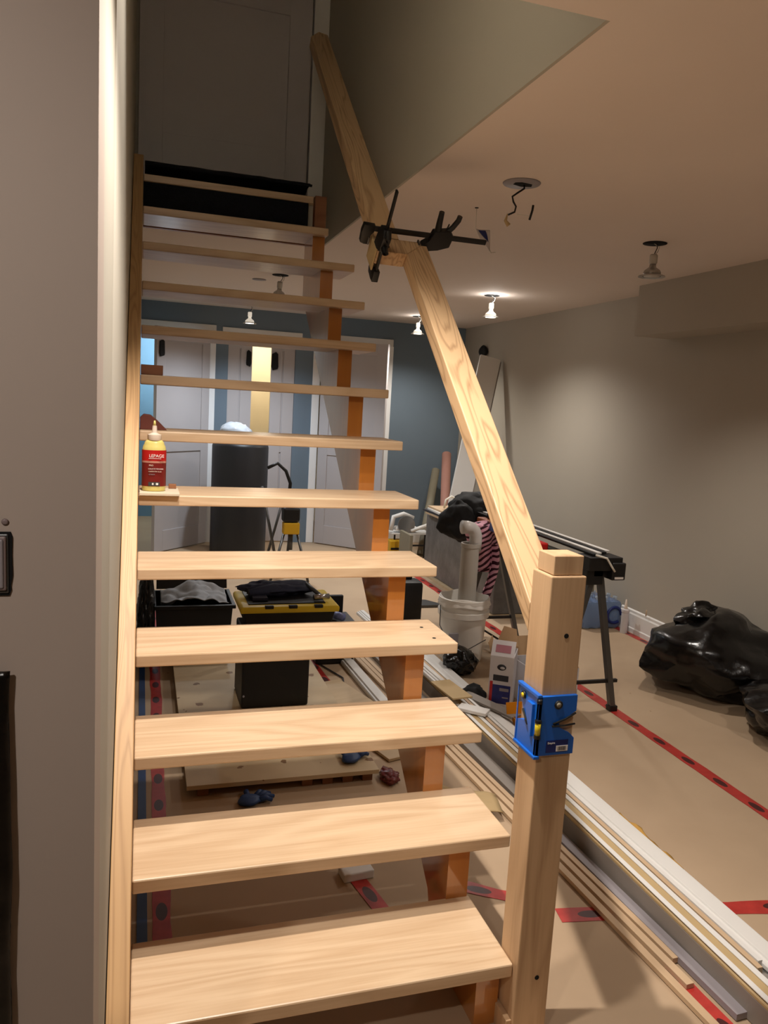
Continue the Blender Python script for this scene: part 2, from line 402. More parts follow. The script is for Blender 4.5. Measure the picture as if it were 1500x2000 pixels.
# ceiling around the stair opening
mb = MB()
mb.box(-1.9, 3.4, -3.2, .325, H, H+.12); mb.box(.95, 3.4, .325, 8.6, H, H+.12)
mb.box(WL-.1, .95, 3.07, 8.6, H, H+.12)
struct('ceiling', mb, m_ceil)
struct('ceiling_upper', MB().box(-.2, 1.2, .1, 3.5, 4.9, 5.0), m_ceil)
mb = MB(); mb.box(WL-.1, WL, -.1, 8.6, 0, 4.9)
struct('wall_left', mb, m_well)
mb = MB(); mb.box(-1.9, WL, -.25, -.1, 0, H)
struct('wall_front_left', mb, m_stub)
struct('wall_hall_left', MB().box(-2.0, -1.9, -3.2, -.1, 0, H), m_wall)
struct('wall_rear', MB().box(-2.0, 3.4, -3.3, -3.2, 0, H), m_wall)
struct('wall_right', MB().box(XR, XR+.1, -3.2, 8.6, 0, H), m_wall)
struct('wall_stairwell_right', MB().box(.94, .9499, .325, 3.3, H, 4.9), m_well)
struct('wall_stairwell_near', MB().box(WL, .94, .225, .325, H+.005, 4.9), m_well)
# bulkhead under the ceiling along the right wall
struct('trim_bulkhead', MB().box(3.02, XR, -3.2, 3.16, 1.985, H), m_wall)
# back wall with three door openings
mb = MB()
DH = 2.05
def seg(x0, x1, z0=0, z1=H): mb.box(x0, x1, YB, YB+.11, z0, z1)
seg(.62, .80); seg(1.46, 1.70); seg(2.42, XR)
seg(WL, .62, DH, H); seg(.80, 1.46, DH, H); seg(1.70, 2.42, DH, H)
struct('wall_back', mb, m_blue)
struct('wall_bathroom_back', MB().box(WL, .68, 8.2, 8.3, 0, H), m_bluelt)
struct('wall_closet_back', MB().box(.78, 3.3, 8.0, 8.1, 0, H), m_cream)
struct('wall_closet_left', MB().box(.68, .78, YB+.11, 8.3, 0, H), m_cream)
struct('wall_closet_right', MB().box(1.58, 1.66, YB+.11, 8.0, 0, H), m_cream)
# door casings
def casing(n, x, w=.062, z1=DH):
    struct(n, MB().box(x, x+w, YB-.018, YB, 0, z1, .004), m_casing)
casing('trim_1', .605, .075); casing('trim_2', 1.64, .075)
struct('trim_3', MB().box(WL, .68, YB-.018, YB, DH, DH+.07, .004), m_white)
struct('trim_4', MB().box(.74, 1.52, YB-.018, YB, DH, DH+.06, .004), m_white)
struct('trim_5', MB().box(1.64, 2.47, YB-.018, YB, DH, DH+.07, .004), m_white)
casing('trim_6', 2.415, .06)
# baseboard on the right wall
mb = MB()
prof = [(0, 0), (.022, 0), (.022, .03), (.015, .036), (.015, .125), (.009, .135), (.009, .15), (0, .158)]
mb.prism(prof, -3.2, 3.35, lambda u, v, a: (XR-u, a, v))
struct('baseboard_right', mb, m_white)
mb = MB(); mb.box(2.48, XR-.01, YB-.015, YB, 0, .12, .003)
struct('baseboard_back', mb, m_white)

def door_leaf(name, w, h, mat, loc, rz, hw=None, lab=None):
    """white two-panel shaker door, local X along the width from the hinge, Y thickness"""
    t = bpy.data.objects.new(name, None); C.objects.link(t); t.location = loc; t.rotation_euler = (0, 0, rz); t['kind'] = 'structure'; t.empty_display_size = .05
    if lab: t['label'] = lab
    st, d = .11, .035
    mb = MB(); mb.box(0, w, .010, d-.010, .01, h)                            # core
    for y0, y1 in ((0, .012), (d-.012, d)):
        mb.box(0, st, y0, y1, .01, h, .002); mb.box(w-st, w, y0, y1, .01, h, .002)
        mb.box(st, w-st, y0, y1, h-st, h, .002); mb.box(st, w-st, y0, y1, .01, .2, .002); mb.box(st, w-st, y0, y1, .92, 1.05, .002)
    o = mb.build('door_panel', mat, t, loc=(0, 0, 0))
    for hz in ([1.80] if hw is None else hw):
        pass
    return t
# free edge nearest the camera for the outer two leaves
A = door_leaf('door_1', .73, 2.03, m_door, (.600, 6.53, 0), math.radians(180+47))
D = door_leaf('door_4', .73, 2.03, m_door, (1.715, 6.50, 0), math.radians(-43))
B_ = door_leaf('door_2', .235, 2.03, m_door, (.80, 6.56, 0), math.radians(3))
C_ = door_leaf('door_3', .235, 2.03, m_door, (1.46, 6.60, 0), math.radians(180-3))
# dark doors' hardware wraps
def wrap(parent, x, y, z, w=.05, hgt=.16):
    mb = MB(); s = [(-.5, -.3), (-.42, .4), (-.1, .5), (.45, .38), (.5, -.3), (.3, -.5), (-.4, -.42)]
    mb.prism([(x+a*w, z+b*hgt) for a, b in s], y-.012, y+.0, lambda u, v, a: (u, a, v))
    o = mb.build('handle_wrap', m_black2, parent, loc=(0, 0, 0)); return label(o, 'black plastic wrap')
wrap(A, .68, .052, 1.84, .06, .15)
wrap(B_, .20, -.001, 1.83); wrap(C_, .20, .048, 1.82, .07, .18); wrap(D, .0, -.001, 1.84, .04, .13)
# upper-landing door and casing
t = bpy.data.objects.new('door_5', None); C.objects.link(t); t['kind'] = 'structure'; t.location = (0, 3.17, 2.49)
w, hh, st = .88, 2.03, .12
mb = MB(); mb.box(-.03, -.03+w, .012, .04, 0, hh)
mb.box(-.03, -.03+st, 0, .014, 0, hh, .002); mb.box(-.03+w-st, -.03+w, 0, .014, 0, hh, .002)
for a, b in ((0, .30), (.98, 1.12), (hh-st, hh)): mb.box(-.03+st, -.03+w-st, 0, .014, a, b, .002)
mb.build('door_panel', m_door, t, loc=(0, 0, 0))
struct('wall_landing', MB().box(WL, .94, 3.21, 3.3, H+.125, 4.9), m_well)
struct('trim_7', MB().box(.858, .94, 3.16, 3.21, 2.47, 4.6, .003), m_white)
struct('trim_8', MB().box(WL, .858, 3.16, 3.21, 4.53, 4.6, .003), m_white)
struct('floor_landing', MB().box(WL, .85, 2.80, 3.07, H+.002, 2.47).box(WL, .94, 3.0701, 3.21, H+.121, 2.47), m_well)

# ================================================================ STAIRCASE
TD, TT, TW = .265, .034, .933
stair = thing('staircase', 'open-riser pale wood staircase with square newel post and slanting handrail', 'staircase', (0, 0, 0))
def tread_mesh(w, d=TD):
    return MB().box(0, w, 0, d, -TT, 0, .004)
t2 = None
for k in range(1, 14):
    if k == 1: o = tread_mesh(.8505).build('tread', m_tread, stair)
    elif k == 12: o = tread_mesh(.85).build('tread', m_tread, stair)
    elif k == 13: o = tread_mesh(.85, .06).build('tread', m_tread, stair)
    elif t2 is None: o = t2 = tread_mesh(TW).build('tread', m_tread, stair)
    else: o = t2.copy(); C.objects.link(o); o.parent = stair
    o.location = (0, k*RUN, k*RISE)
# stringer along the left wall: its front edge shows
mb = MB(); off = .17
def sz(y): return RISE/RUN*y
mb.prism([(.0, 0), (.03, .0), (.30, 0), (2.62, sz(2.62)-.24), (2.62, sz(2.62)+off), (-.04, sz(-.04)+off), (-.04, 0)][2:]+[], -.043, -.001, lambda u, v, a: (a, u, v), .002)
mb.build('stringer', m_stringer, stair)
# sawtooth carriage under the treads, right of centre
pts = []
y = .047
top = []
for k in range(1, 13):
    yk = k*RUN+.047
    top += [(yk, (k-1)*RISE if k > 1 else 0), (yk, k*RISE-TT)]
top[0] = (RUN+.047, 0)
top += [(12*RUN+.247, 12*RISE-TT), (12*RUN+.247, H+.10), (13*RUN+.02, 13*RISE-TT-.001), (13*RUN+.06, 13*RISE-TT-.001), (13*RUN+.06, H-.01)]
low = [(12*RUN+.30, sz(12*RUN+.30)-.42), (.60, sz(.60)-.42), (.52, 0)]
# keep polygon simple
poly = [p for p in top[:-4]] + [(12*RUN+.247, 12*RISE-.30)] + [(.60, sz(.60)-.40), (.55, 0)]
mb = MB(); mb.prism(poly, .784, .843, lambda u, v, a: (a, u, v), 0)
mb.build('carriage', m_carriage, stair)
MB().box(.79, .845, 12*RUN+.05, 12*RUN+.10, 12*RISE+.001, 13*RISE-TT-.001).build('post', m_scrap, stair)
# newel post
newel = MB().box(.852, .938, .194, .280, 0, 1.118, .003).build('newel_post', m_newel, stair)
cap = MB().box(.859, .931, .201, .273, 1.119, 1.162, .002).build('post_cap', m_newel, newel)
MB().box(.838, .852, .20, .285, 0, .055, .002).build('base_block', m_newel, newel)
for zz, xx in ((.985, .900), (.16, .905)):
    MB().tube([(xx, .1955, zz), (xx, .1930, zz)], .0055, 14).build('screw_hole', m_dark, newel)
# handrail lying in a plane parallel to the stairs
t_ = Vector((0, .747, .665)); n_ = Vector((0, -.665, .747)); O_ = Vector((0, .3, 1.055))
RT = .050
def rp(u, v, a): return Vector((u, 0, 0))+O_+t_*v-n_*a
def railprism(poly, name, parent):
    mb = MB()
    # local frame so that the grain runs along local X
    Mx = frame(O_, t_, (-1, 0, 0), n_)    # X along slope
    mb.prism(poly, 0, -RT, lambda u, v, a: (v, -u, a), .003)
    o = mb.build(name, m_rail, parent, loc=(0, 0, 0)); o.matrix_local = Mx; return o
S1, S2 = 1.372, 1.458
rail = railprism([(.852, .0), (.938, .0), (.938, S2), (.852, S1)], 'handrail', stair)
# plumb cut where it meets the back of the newel
for v in rail.data.vertices:
    if v.co.x < .02: v.co.x = (-.0190+.665*v.co.z)/.747+(v.co.x if v.co.x > 0 else 0)*.5
jog = railprism([(.845, S1), (.852, S1), (.938, S2), (.748, S2), (.748, S1)], 'rail_return', stair)
up = railprism([(.752, S2+.001), (.842, S2+.001), (.842, 3.25), (.80, 3.27), (.752, 3.19)], 'upper_handrail', stair)
mb = MB(); p = rp(.79, (S1+S2)/2-.012, -.0008); mb.tube([p, p+n_*.0012], .006, 12); mb.build('bolt_hole', m_dark, stair)
for k in (3, 4):
    for dy in (.055, .17):
        x = .795 if dy == .055 else .86
        if k == 4: MB().tube([(.875-.0*dy, k*RUN+dy, k*RISE-.0002), (.875, k*RUN+dy, k*RISE+.0006)], .006, 10).build('screw_hole', m_dark if k == 4 else m_scrap, stair)

# navy mat over the landing edge and dark riser cloth
def matfn(u, v):
    x = .005+.80*u; y = 2.765+.20*v
    return (x, y, 2.527+.008*noise.noise(Vector((x*9, y*20, 0)))+.022*math.sin(v*PI))
o = MB().sheet(40, 10, matfn, .012).build('floor_mat', m_navy, None, True); tag(o, 'dark navy mat laid over the top landing edge at the door', 'mat')
def clf(u, v):
    x = .0+.79*u; return (x, 2.772+.006*noise.noise(Vector((x*14, v*6, 3))), 2.438-.142*v+.01*v*noise.noise(Vector((x*5, 1, 3))))
o = MB().sheet(40, 6, clf, .006).build('riser_cloth', m_navy, None, True); tag(o, 'black cloth closing the gap below the top step', 'cloth')
o = MB().box(.0, .855, 3.045, 3.07, 2.285, 2.2995).build('batten', m_scrap, None); tag(o, 'thin brown batten on the ceiling behind the top steps', 'batten')

# ================================================================ CEILING FITTINGS
def downlight(x, y, lit, lab, drop=.06, tilt=0, rz=0):
    t = thing('hanging_downlight', lab, 'ceiling light', (x, y, H), rz, 'bulbs hanging by their wires from holes in the ceiling')
    MB().lathe([(.056, -.003), (.056, -.0005)], seg=32).build('ceiling_hole', m_dark, t, True, loc=(0, 0, 0))
    MB().tube([(.012, 0, -.002), (.018, .004, -.02), (.002, .0, -drop)], .0022, 6).build('wire', m_black, t, True, loc=(0, 0, 0))
    MB().tube([(-.004, 0, -.002), (.03, .004, -.015), (.026, .006, -.035), (.006, .0, -drop)], .0018, 6).build('wire', m_wirew, t, True, loc=(0, 0, 0))
    R = Matrix.Translation((0, 0, -drop)) @ Matrix.Rotation(tilt, 4, 'X') @ Matrix.Scale(1.2, 4)
    MB().lathe([(.013, .0), (.016, -.004), (.016, -.034), (.012, -.038)], seg=20, M=R).build('socket', m_glassdim if lit else m_bulbw, t, True, loc=(0, 0, 0))
    MB().lathe([(.012, -.038), (.014, -.05), (.030, -.062), (.034, -.070), (.034, -.084)], seg=28, M=R).build('bulb', m_glassdim if lit else m_glassoff, t, True, loc=(0, 0, 0))
    MB().lathe([(.032, -.086), (.032, -.0845)], seg=28, M=R).build('lens', m_glasson if lit else m_bulbw, t, True, loc=(0, 0, 0))
    MB().lathe([(.035, -.078), (.052, -.084), (.053, -.088), (.035, -.086)], seg=36, cap0=False, cap1=False, M=R).build('trim_ring', m_chrome if not lit else m_bulbw, t, 'auto', loc=(0, 0, 0))
    return t
downlight(2.345, 2.08, False, 'unlit bulb hanging from the ceiling hole nearest the bulkhead', .052)
downlight(2.46, 4.17, True, 'glowing bulb hanging from the ceiling, right of the slanting handrail', .055)
downlight(2.49, 5.87, True, 'glowing bulb hanging in front of the blue wall, just left of the handrail')
downlight(.957, 6.25, True, 'glowing bulb hanging over the white doors, seen below the fourth step from the top')
downlight(.903, 4.25, False, 'unlit tilted bulb hanging by its wire, seen between the upper steps', .045, .35)
point('mid_right_bulb_glow', (2.46, 4.13, 2.235), 1.2, NEUT, .02)
point('far_right_bulb_glow', (2.49, 5.83, 2.23), .8, NEUT, .02)
o = MB().lathe([(.05, -.004), (.05, -.0005)], (.80, 4.55, H), 24).build('ceiling_hole_cover', m_lav, None, True); tag(o, 'small round grey patch on the ceiling beside the tilted hanging bulb', 'ceiling hole')

t = thing('open_junction', 'round ceiling hole with loose black wires hanging down, no lamp fitted', 'ceiling hole', (1.335, 1.49, H))
MB().lathe([(.068, -.004), (.070, -.0005)], seg=36).build('cover_ring', m_lav, t, True, loc=(0, 0, 0))
MB().prism([(-.03, -.01), (-.01, -.022), (.035, -.015), (.045, .01), (.01, .025), (-.028, .012)], -.006, -.004, lambda u, v, a: (u, v, a)).build('opening', m_dark, t, loc=(0, 0, 0))
MB().tube([(.01, 0, -.003), (.012, 0, -.018), (-.012, 0, -.035), (-.034, .0, -.052), (-.028, 0, -.07), (-.016, 0, -.085), (-.02, 0, -.105), (-.045, 0, -.118)], .0035, 8).build('wire', m_black, t, True, loc=(0, 0, 0))
MB().tube([(-.01, 0, -.112), (.03, 0, -.112), (.045, .002, -.113)], .0014, 6).build('wire', m_wirew, t, True, loc=(0, 0, 0))
MB().tube([(.054, 0, -.072), (.052, 0, -.09), (.044, .002, -.125)], .0045, 8).build('connector', m_black, t, True, loc=(0, 0, 0))
MB().tube([(-.048, 0, -.115), (-.055, 0, -.14), (-.04, 0, -.155)], [.002, .006, .009], 8).build('wire_nut', m_tan, t, True, loc=(0, 0, 0))
t = thing('wrapped_tag', 'blue and white packet hanging from the ceiling by a thin wire beyond the long clamp', 'packet', (1.335, 1.90, H))
MB().lathe([(.008, -.002), (.008, -.0005)], seg=12).build('ceiling_hook', m_dark, t, loc=(0, 0, 0))
MB().tube([(0, 0, -.001), (.001, 0, -.04), (.002, 0, -.086)], .0012, 6).build('wire', m_wirew, t, True, loc=(0, 0, 0))
MB().sheet(10, 10, lambda u, v: (.002+.062*u+.038*v-.025*u*v, .006*math.sin(5*u+3*v), -.085-v*(.055+.03*u)), .002).build('packet', m_boxw, t, True, loc=(0, 0, 0))
MB().sheet(6, 6, lambda u, v: (.014+.030*u+.03*v-.012*u*v, -.005+.006*math.sin(5*(.2+.5*u)+3*v), -.089-.042*v*(.8+.3*u)), .001).build('printed_panel', m_dblue, t, True, loc=(0, 0, 0))
MB().tube([(.070, 0, -.16), (.080, 0, -.175), (.10, 0, -.17)], .0016, 6).build('wire', m_wirew, t, True, loc=(0, 0, 0))

# ================================================================ CLAMPS ON THE RAIL JOINT
def bar_clamp(Mx, L, jaw, lab, body_at, hl=.09):
    """bar along +X from 0 to L, jaws towards -Z"""
    t = thing('bar_clamp', lab, 'clamp', tuple(Mx.translation))
    Mr = Mx
    def bld(mb, nm, mat):
        for v in mb.bm.verts: v.co = Mr @ v.co
        return mb.build(nm, mat, t, 'auto')
    bld(MB().box(0, L, -.0035, .0035, -.009, .009, .001), 'bar', m_black)
    # fixed jaw
    mb = MB(); mb.prism([(-.018, .016), (-.022, -.01), (-.020, -.05), (-.006, -jaw), (.006, -jaw), (.004, -.045), (.010, -.018), (.020, -.010), (.022, .014)], -.011, .011, lambda u, v, a: (u, a, v), .002)
    bld(mb, 'fixed_jaw', m_black)
    bld(MB().box(.005, .012, -.013, .013, -jaw+.0, -jaw+.028, .002), 'jaw_pad', m_steel)
    b = body_at
    mb = MB(); mb.prism([(b-.035, .02), (b-.040, -.015), (b-.065, -jaw+.026), (b-.070, -jaw), (b-.055, -jaw-.002), (b-.005, -.045), (b+.035, -.030), (b+.040, .012), (b+.02, .03)], -.014, .014, lambda u, v, a: (u, a, v), .003)
    bld(mb, 'sliding_jaw', m_black)
    bld(MB().box(b-.077, b-.070, -.013, .013, -jaw+.0, -jaw+.028, .002), 'jaw_pad', m_steel)
    mb = MB(); mb.tube([(b-.018, 0, .015), (b-.022, 0, .05), (b-.025, 0, hl)], [.012, .0105, .009], 10); bld(mb, 'handle', m_black)
    mb = MB(); mb.tube([(b+.012, 0, .015), (b+.030, 0, .04), (b+.042, 0, hl*.75), (b+.043, 0, hl*.92)], [.010, .0095, .0095, .009], 10); bld(mb, 'trigger', m_black)
    mb = MB(); mb.tube([(b+.008, 0, .015), (b+.014, 0, .05)], .0025, 6); bld(mb, 'release_lever', m_black)
    return t
sb = (S1+S2)/2+.035
bar_clamp(frame(rp(.722, sb, -.034), (1, 0, 0), t_, n_), .43, .055, 'long black bar clamp lying across the handrail joint', .262)
bar_clamp(frame(rp(.757, S1-.012, .085), n_, (1, 0, 0), -t_), .305, .06, 'short black bar clamp standing upright through the handrail joint', .135, .03)
o = MB().box(.737, .7475, 0, .05, -.055, .012, .002, M=None)
pad = MB(); pad.box(-.006, .0, 0, .085, -.075, .005, .001)
for v in pad.bm.verts: v.co = rp(.747, S1, 0)+Vector((v.co.x, 0, 0))+t_*v.co.y+n_*v.co.z
o.bm.free(); o = pad.build('clamp_pad', m_tan, None); tag(o, 'pale scrap pad pinched between clamp jaw and rail end', 'wood scrap')

# ================================================================ POST LEVEL ON THE NEWEL
lv = thing('post_level', 'bright blue plastic post level strapped around the newel post', 'level', (.852, .194, .72))
PX, PY = .851, .193
mb = MB()   # left plate (in y,z), x = PX
mb.prism([(PY-.009, .715), (.278, .715), (.278, .765), (.262, .772), (.235, .775), (.262, .815), (.272, .835), (.278, .852), (PY-.009, .852)], PX-.009, PX, lambda u, v, a: (a, u, v), .0012)
mb.build('left_plate', m_lblue, lv)
mb = MB()
mb.prism([(PX-.009, .715), (.937, .715), (.937, .752), (.925, .764), (.895, .778), (.895, .79), (.937, .815), (.937, .852), (PX-.009, .852)], PY-.009, PY, lambda u, v, a: (u, a, v), .0012)
label(mb.build('front_plate', m_lblue, lv), 'front plate of blue level')
MB().box(PX-.014, PX, PY-.014, .28, .710, .717, .001).build('flange', m_lblue, lv)
MB().box(PX-.013, PX-.002, PY-.010, .28, .849, .856, .001).build('flange', m_lblue, lv)
MB().box(PX-.011, PX-.009, .276, .28, .715, .852).build('flange', m_lblue, lv)
o = MB().prism([(.200, .86-.03), (.225, .83), (.232, .81), (.206, .76), (.200, .755)], PX-.016, PX-.008, lambda u, v, a: (a, u, v), .001).build('rib', m_lblue, lv)
v1 = MB().tube([(PX-.008, PY-.010, .765), (PX-.008, PY-.010, .795)], .0065, 14).build('vial', m_vial, lv, True)
MB().tube([(PX-.008, PY-.010, .758), (PX-.008, PY-.010, .766)], .0075, 14).build('vial_cap', m_black, v1)
MB().tube([(PX-.008, PY-.010, .794), (PX-.008, PY-.010, .800)], .0075, 14).build('vial_cap', m_black, v1)
v2 = MB().tube([(PX-.008, .252, .832), (PX-.013, .252, .832)], .009, 18).build('vial', m_black, lv, True)
MB().tube([(PX-.0125, .252, .832), (PX-.0150, .252, .832)], .0055, 16).build('vial_glass', m_vial, v2, True)
v3 = MB().tube([(.890, PY-.008, .832), (.890, PY-.011, .832)], .010, 18).build('vial', m_black, lv, True)
MB().tube([(.890, PY-.0105, .832), (.890, PY-.0122, .832)], .0055, 16).build('vial_glass', m_olive, v3, True)
MB().tube([(PX-.012, PY-.006, .842), (PX-.004, PY-.012, .842)], .006, 12).build('knob', m_black, lv, True)
mb = MB()
for a, b in (((.880, .789), (.937, .809)), ((.878, .784), (.937, .784))):
    mb.tube([(a[0], PY-.011, a[1]), ((a[0]+b[0])/2, PY-.012, (a[1]+b[1])/2), (b[0], PY-.006, b[1])], .0022, 8)
mb.build('elastic_band', m_black2, lv, True)
MB().tube([(PX-.011, .250, .800), (PX-.012, .232, .783), (PX-.012, .222, .775)], .0025, 8).build('elastic_band', m_black2, lv, True)
lb = MB().box(.868, .922, PY-.0100, PY-.009, .722, .750).build('label_sticker', m_dblue, lv)
bc = MB().box(.893, .922, PY-.0108, PY-.0100, .724, .737).build('barcode', m_textw, lb)
mb = MB(); random.seed(4); x = .897
while x < .917:
    w = random.choice((.0005, .001, .0016)); mb.box(x, x+w, PY-.0113, PY-.0108, .726, .7355); x += w+random.choice((.0008, .0013))
mb.build('bars', m_ink, bc)
text('print', 'Empire', .0065, m_textw, frame((.871, PY-.0102, .742), (1, 0, 0), (0, 0, 1), (0, -1, 0)), lb)

# ================================================================ THINGS ON THE STEPS
z6 = 6*RISE
o = MB().box(.003, .124, 6*RUN-.022, 6*RUN+.125, z6+.0005, z6+.009, .001).build('scrap_board', plain('pale board', (214, 200, 176), .5), None)
tag(o, 'thin pale board under the glue bottle, sticking out past the step edge', 'board')
bt = thing('glue_bottle', 'yellow wood-glue bottle with a red label and pointed nozzle, standing on a thin board', 'bottle', (.046, 1.315, z6+.0095))
body = [(.0325, 0), (.036, .004), (.0365, .03), (.0362, .13), (.034, .142), (.030, .149), (.030, .153), (.024, .160), (.019, .163)]
MB().lathe(body, seg=36, sy=.72).build('bottle_body', m_glue, bt, True, loc=(0, 0, 0))
mb = MB(); mb.lathe([(.0372, .016), (.0372, .094)], seg=36, sy=.72, cap0=False, cap1=False)
l2 = mb.build('lower_label', m_glabel2, bt, True, loc=(0, 0, 0))
mb = MB(); mb.lathe([(.0374, .094), (.0374, .130)], seg=36, sy=.72, cap0=False, cap1=False)
l1 = mb.build('upper_label', m_glabel, bt, True, loc=(0, 0, 0))
mb = MB(); mb.lathe([(.0376, .090), (.0376, .096)], seg=36, sy=.72, cap0=False, cap1=False); mb.build('label_band', plain('pink band', (186, 130, 112), .4), bt, True, loc=(0, 0, 0))
MB().lathe([(.0205, .160), (.0215, .162), (.0215, .178), (.013, .181), (.0085, .184), (.0065, .206)], seg=24).build('cap', m_cap, bt, 'auto', loc=(0, 0, 0))
MB().lathe([(.005, .206), (.0025, .222)], seg=14).build('nozzle_tip', m_glue, bt, True, loc=(0, 0, 0))
yb_ = -.72*.0376
def bl(s, size, x, z, mat=m_textw, par=None):
    text('print', s, size, mat, frame((.046+x, 1.315+yb_-.0012, z6+.0095+z), (1, 0, 0), (0, 0, 1), (0, -1, 0)), par or l1, .0006)
bl('LEPAGE', .0135, -.016, .108)
MB().box(-.017, .021, yb_-.0015, yb_-.0005, .1035, .1047).build('underline', m_textw, bt, loc=(0, 0, 0))
bl('PRO', .007, -.016, .080, m_cap, l2); bl('COLLE DE MENUISIER', .0048, -.018, .070, m_textw, l2)
bl('CARPENTER GLUE', .0048, -.017, .0615, m_cap, l2); bl('INTERIOR', .0042, -.016, .0525, m_lav, l2)
MB().box(-.017, .018, yb_-.0012, yb_-.0004, .018, .030).build('icon_strip', m_steel, bt, loc=(0, 0, 0))
MB().box(-.006, -.001, yb_-.002, yb_-.001, .021, .027).build('icon', m_textw, bt, loc=(0, 0, 0))
MB().box(.006, .013, yb_-.002, yb_-.001, .021, .027).build('icon', m_textw, bt, loc=(0, 0, 0))
o = MB().box(.094, .118, 6*RUN+.10, 6*RUN+.12, z6+.0095, z6+.024, .001).build('wood_offcut', m_scrap, None); tag(o, 'small grey-brown offcut behind the glue bottle on the thin board', 'wood scrap')
o = MB().box(.001, .078, 8*RUN+.02, 8*RUN+.07, 8*RISE+.0005, 8*RISE+.036, .002).build('wood_block', m_scrap, None); tag(o, 'brown wood block on the left end of the step above the glue bottle', 'wood block')
o = MB().prism([(.0, 0), (.09, 0), (.06, .03), (.035, .05), (.012, .052), (0, .04)], 7*RUN+.08, 7*RUN+.15, lambda u, v, a: (u+.001, a, v+7*RISE+.0005), .002).build('wood_wedge', m_brick, None); tag(o, 'reddish brown wedge on the step just behind the glue bottle nozzle', 'wood wedge')

# ================================================================ LEFT FRONT WALL: outlet box and black plastic
t = thing('outlet_box', 'unfinished electrical box in a ragged black cut-out at the left edge of the wall', 'outlet', (-.147, -.25, 1.25))
mb = MB(); random.seed(2)
pp = [(-.09, -.040), (.004, -.040), (.0065, -.033), (.006, -.028), (.008, -.015), (.0075, .01), (.008, .032), (.006, .038), (-.09, .038)]
mb.prism(pp, -.002, 0, lambda u, v, a: (u, a, v)); mb.build('cut_out', m_dark, t, loc=(0, 0, 0))
MB().box(-.09, .004, -.004, -.001, -.037, .036, .002).build('box', m_steel, t, loc=(0, 0, 0))
MB().box(-.09, .0015, -.007, -.003, -.033, .033, .002).build('plate', m_wall_plate, t, loc=(0, 0, 0))
MB().box(-.09, -.0015, -.009, -.006, -.030, .030, .002).build('switch', m_lav, t, loc=(0, 0, 0))
MB().lathe([(.008, 0), (.010, .001), (.006, .003)], M=Matrix.Translation((.0, -.001, .050)) @ Matrix.Scale(.4, 4) @ Matrix.Rotation(PI/2, 4, 'X')).build('drip', m_wall_plate, t, True, loc=(0, 0, 0))
def curt(u, v):
    z = 1.115*(1-v); x = -.50+.358*u+.006*noise.noise(Vector((9, v*7, 0)))*u-.004*v*u
    q = Vector((x*18, z*5, 1.3)); return (x, -.258-.004*noise.noise(q)-.006*abs(noise.noise(q*2.3)), z+.002)
o = MB().sheet(50, 120, curt, .003).build('plastic_sheet', m_bag, None, True); tag(o, 'shiny crinkled black plastic sheet hanging at the left edge of the grey wall', 'plastic sheet')

# ================================================================ FLOOR TAPES
def tape(p0, p1, w, lab, ragged=.006, z=.0012, grp=None):
    p0 = Vector((*p0, 0)); p1 = Vector((*p1, 0)); L = (p1-p0).length; a = math.atan2((p1-p0).y, (p1-p0).x)
    n = max(8, int(L/.05))
    mb = MB(); mb.sheet(n, 2, lambda u, v: (L*u, (v-.5)*w+ragged*noise.noise(Vector((L*u*8, v*3, p0.x*5)))*(1 if v != .5 else 0), .0008), .0007)
    o = mb.build('floor_tape', m_tape, None); o.location = (p0.x, p0.y, z-.0005); o.rotation_euler = (0, 0, a)
    tag(o, lab, 'tape', grp); return o
tape((2.30, -1.5), (2.30, 6.45), .058, 'long red tape line running away down the middle of the room floor')
tape((1.20, .585), (3.2, .27), .062, 'red tape strip crossing the floor right of the newel post, under the white mouldings')
tape((.93, .80), (1.21, .63), .06, 'short torn red tape bit just left of the newel post foot', .012, .0018)
tape((.70, .70), (.655, .93), .05, 'short red tape piece in the shade below the second step', .004, .0022)
tape((.075, .15), (.10, 4.2), .05, 'red tape strip along the floor by the left wall under the stairs')
tape((XR-.055, 2.3), (XR-.055, 3.6), .05, 'red tape edge peeping out along the white baseboard')
tape((1.42, -.6), (1.385, .32), .05, 'red tape strip between the ends of the wooden slats and grey boards', .004, .0024)
tape((.98, 2.1), (.93, 3.0), .045, 'red tape strip across the boards below the fourth step', .003, .0026)
o = MB().box(.012, .04, .4, 4.2, .0002, .004).build('blue_edging', m_gblue, None); tag(o, 'blue masking strip on the floor tight against the left wall', 'tape')

# ================================================================ LONG MOULDINGS ON THE FLOOR
def lath(name, x0, y0, x1, y1, w, h, z, mat, lab, grp, prof=None, cat='moulding'):
    p0 = Vector((x0, y0, z)); L = math.hypot(x1-x0, y1-y0); a = math.atan2(y1-y0, x1-x0)-PI/2
    pr = prof or [(0, 0), (1, 0), (1, 1), (0, 1)]
    mb = MB(); mb.prism([(u*w, v*h) for u, v in pr], 0, L, lambda u, v, s: (u, s, v), .0008)
    o = mb.build(name, mat, None); o.location = p0; o.rotation_euler = (0, 0, a); return tag(o, lab, cat, grp)
PRB = [(0, 0), (1, 0), (1, .55), (.93, .75), (.80, .75), (.76, 1), (.22, 1), (.18, .72), (.06, .72), (0, .5)]
PRC = [(0, 0), (1, 0), (1, 1), (.55, 1), (.5, .8), (.3, .8), (.24, .6), (.06, .6), (0, .4)]
GW = 'white mouldings bundled on the floor'
lath('furring_strip', 1.352, .02, 1.190, 2.9, .024, .014, .003, m_slat, 'outermost thin pale wooden slat, nearest the newel post', 'thin wooden slats', cat='slat')
lath('furring_strip', 1.378, .24, 1.217, 2.9, .024, .014, .003, m_slat, 'middle one of the three thin wooden slats on the floor', 'thin wooden slats', cat='slat')
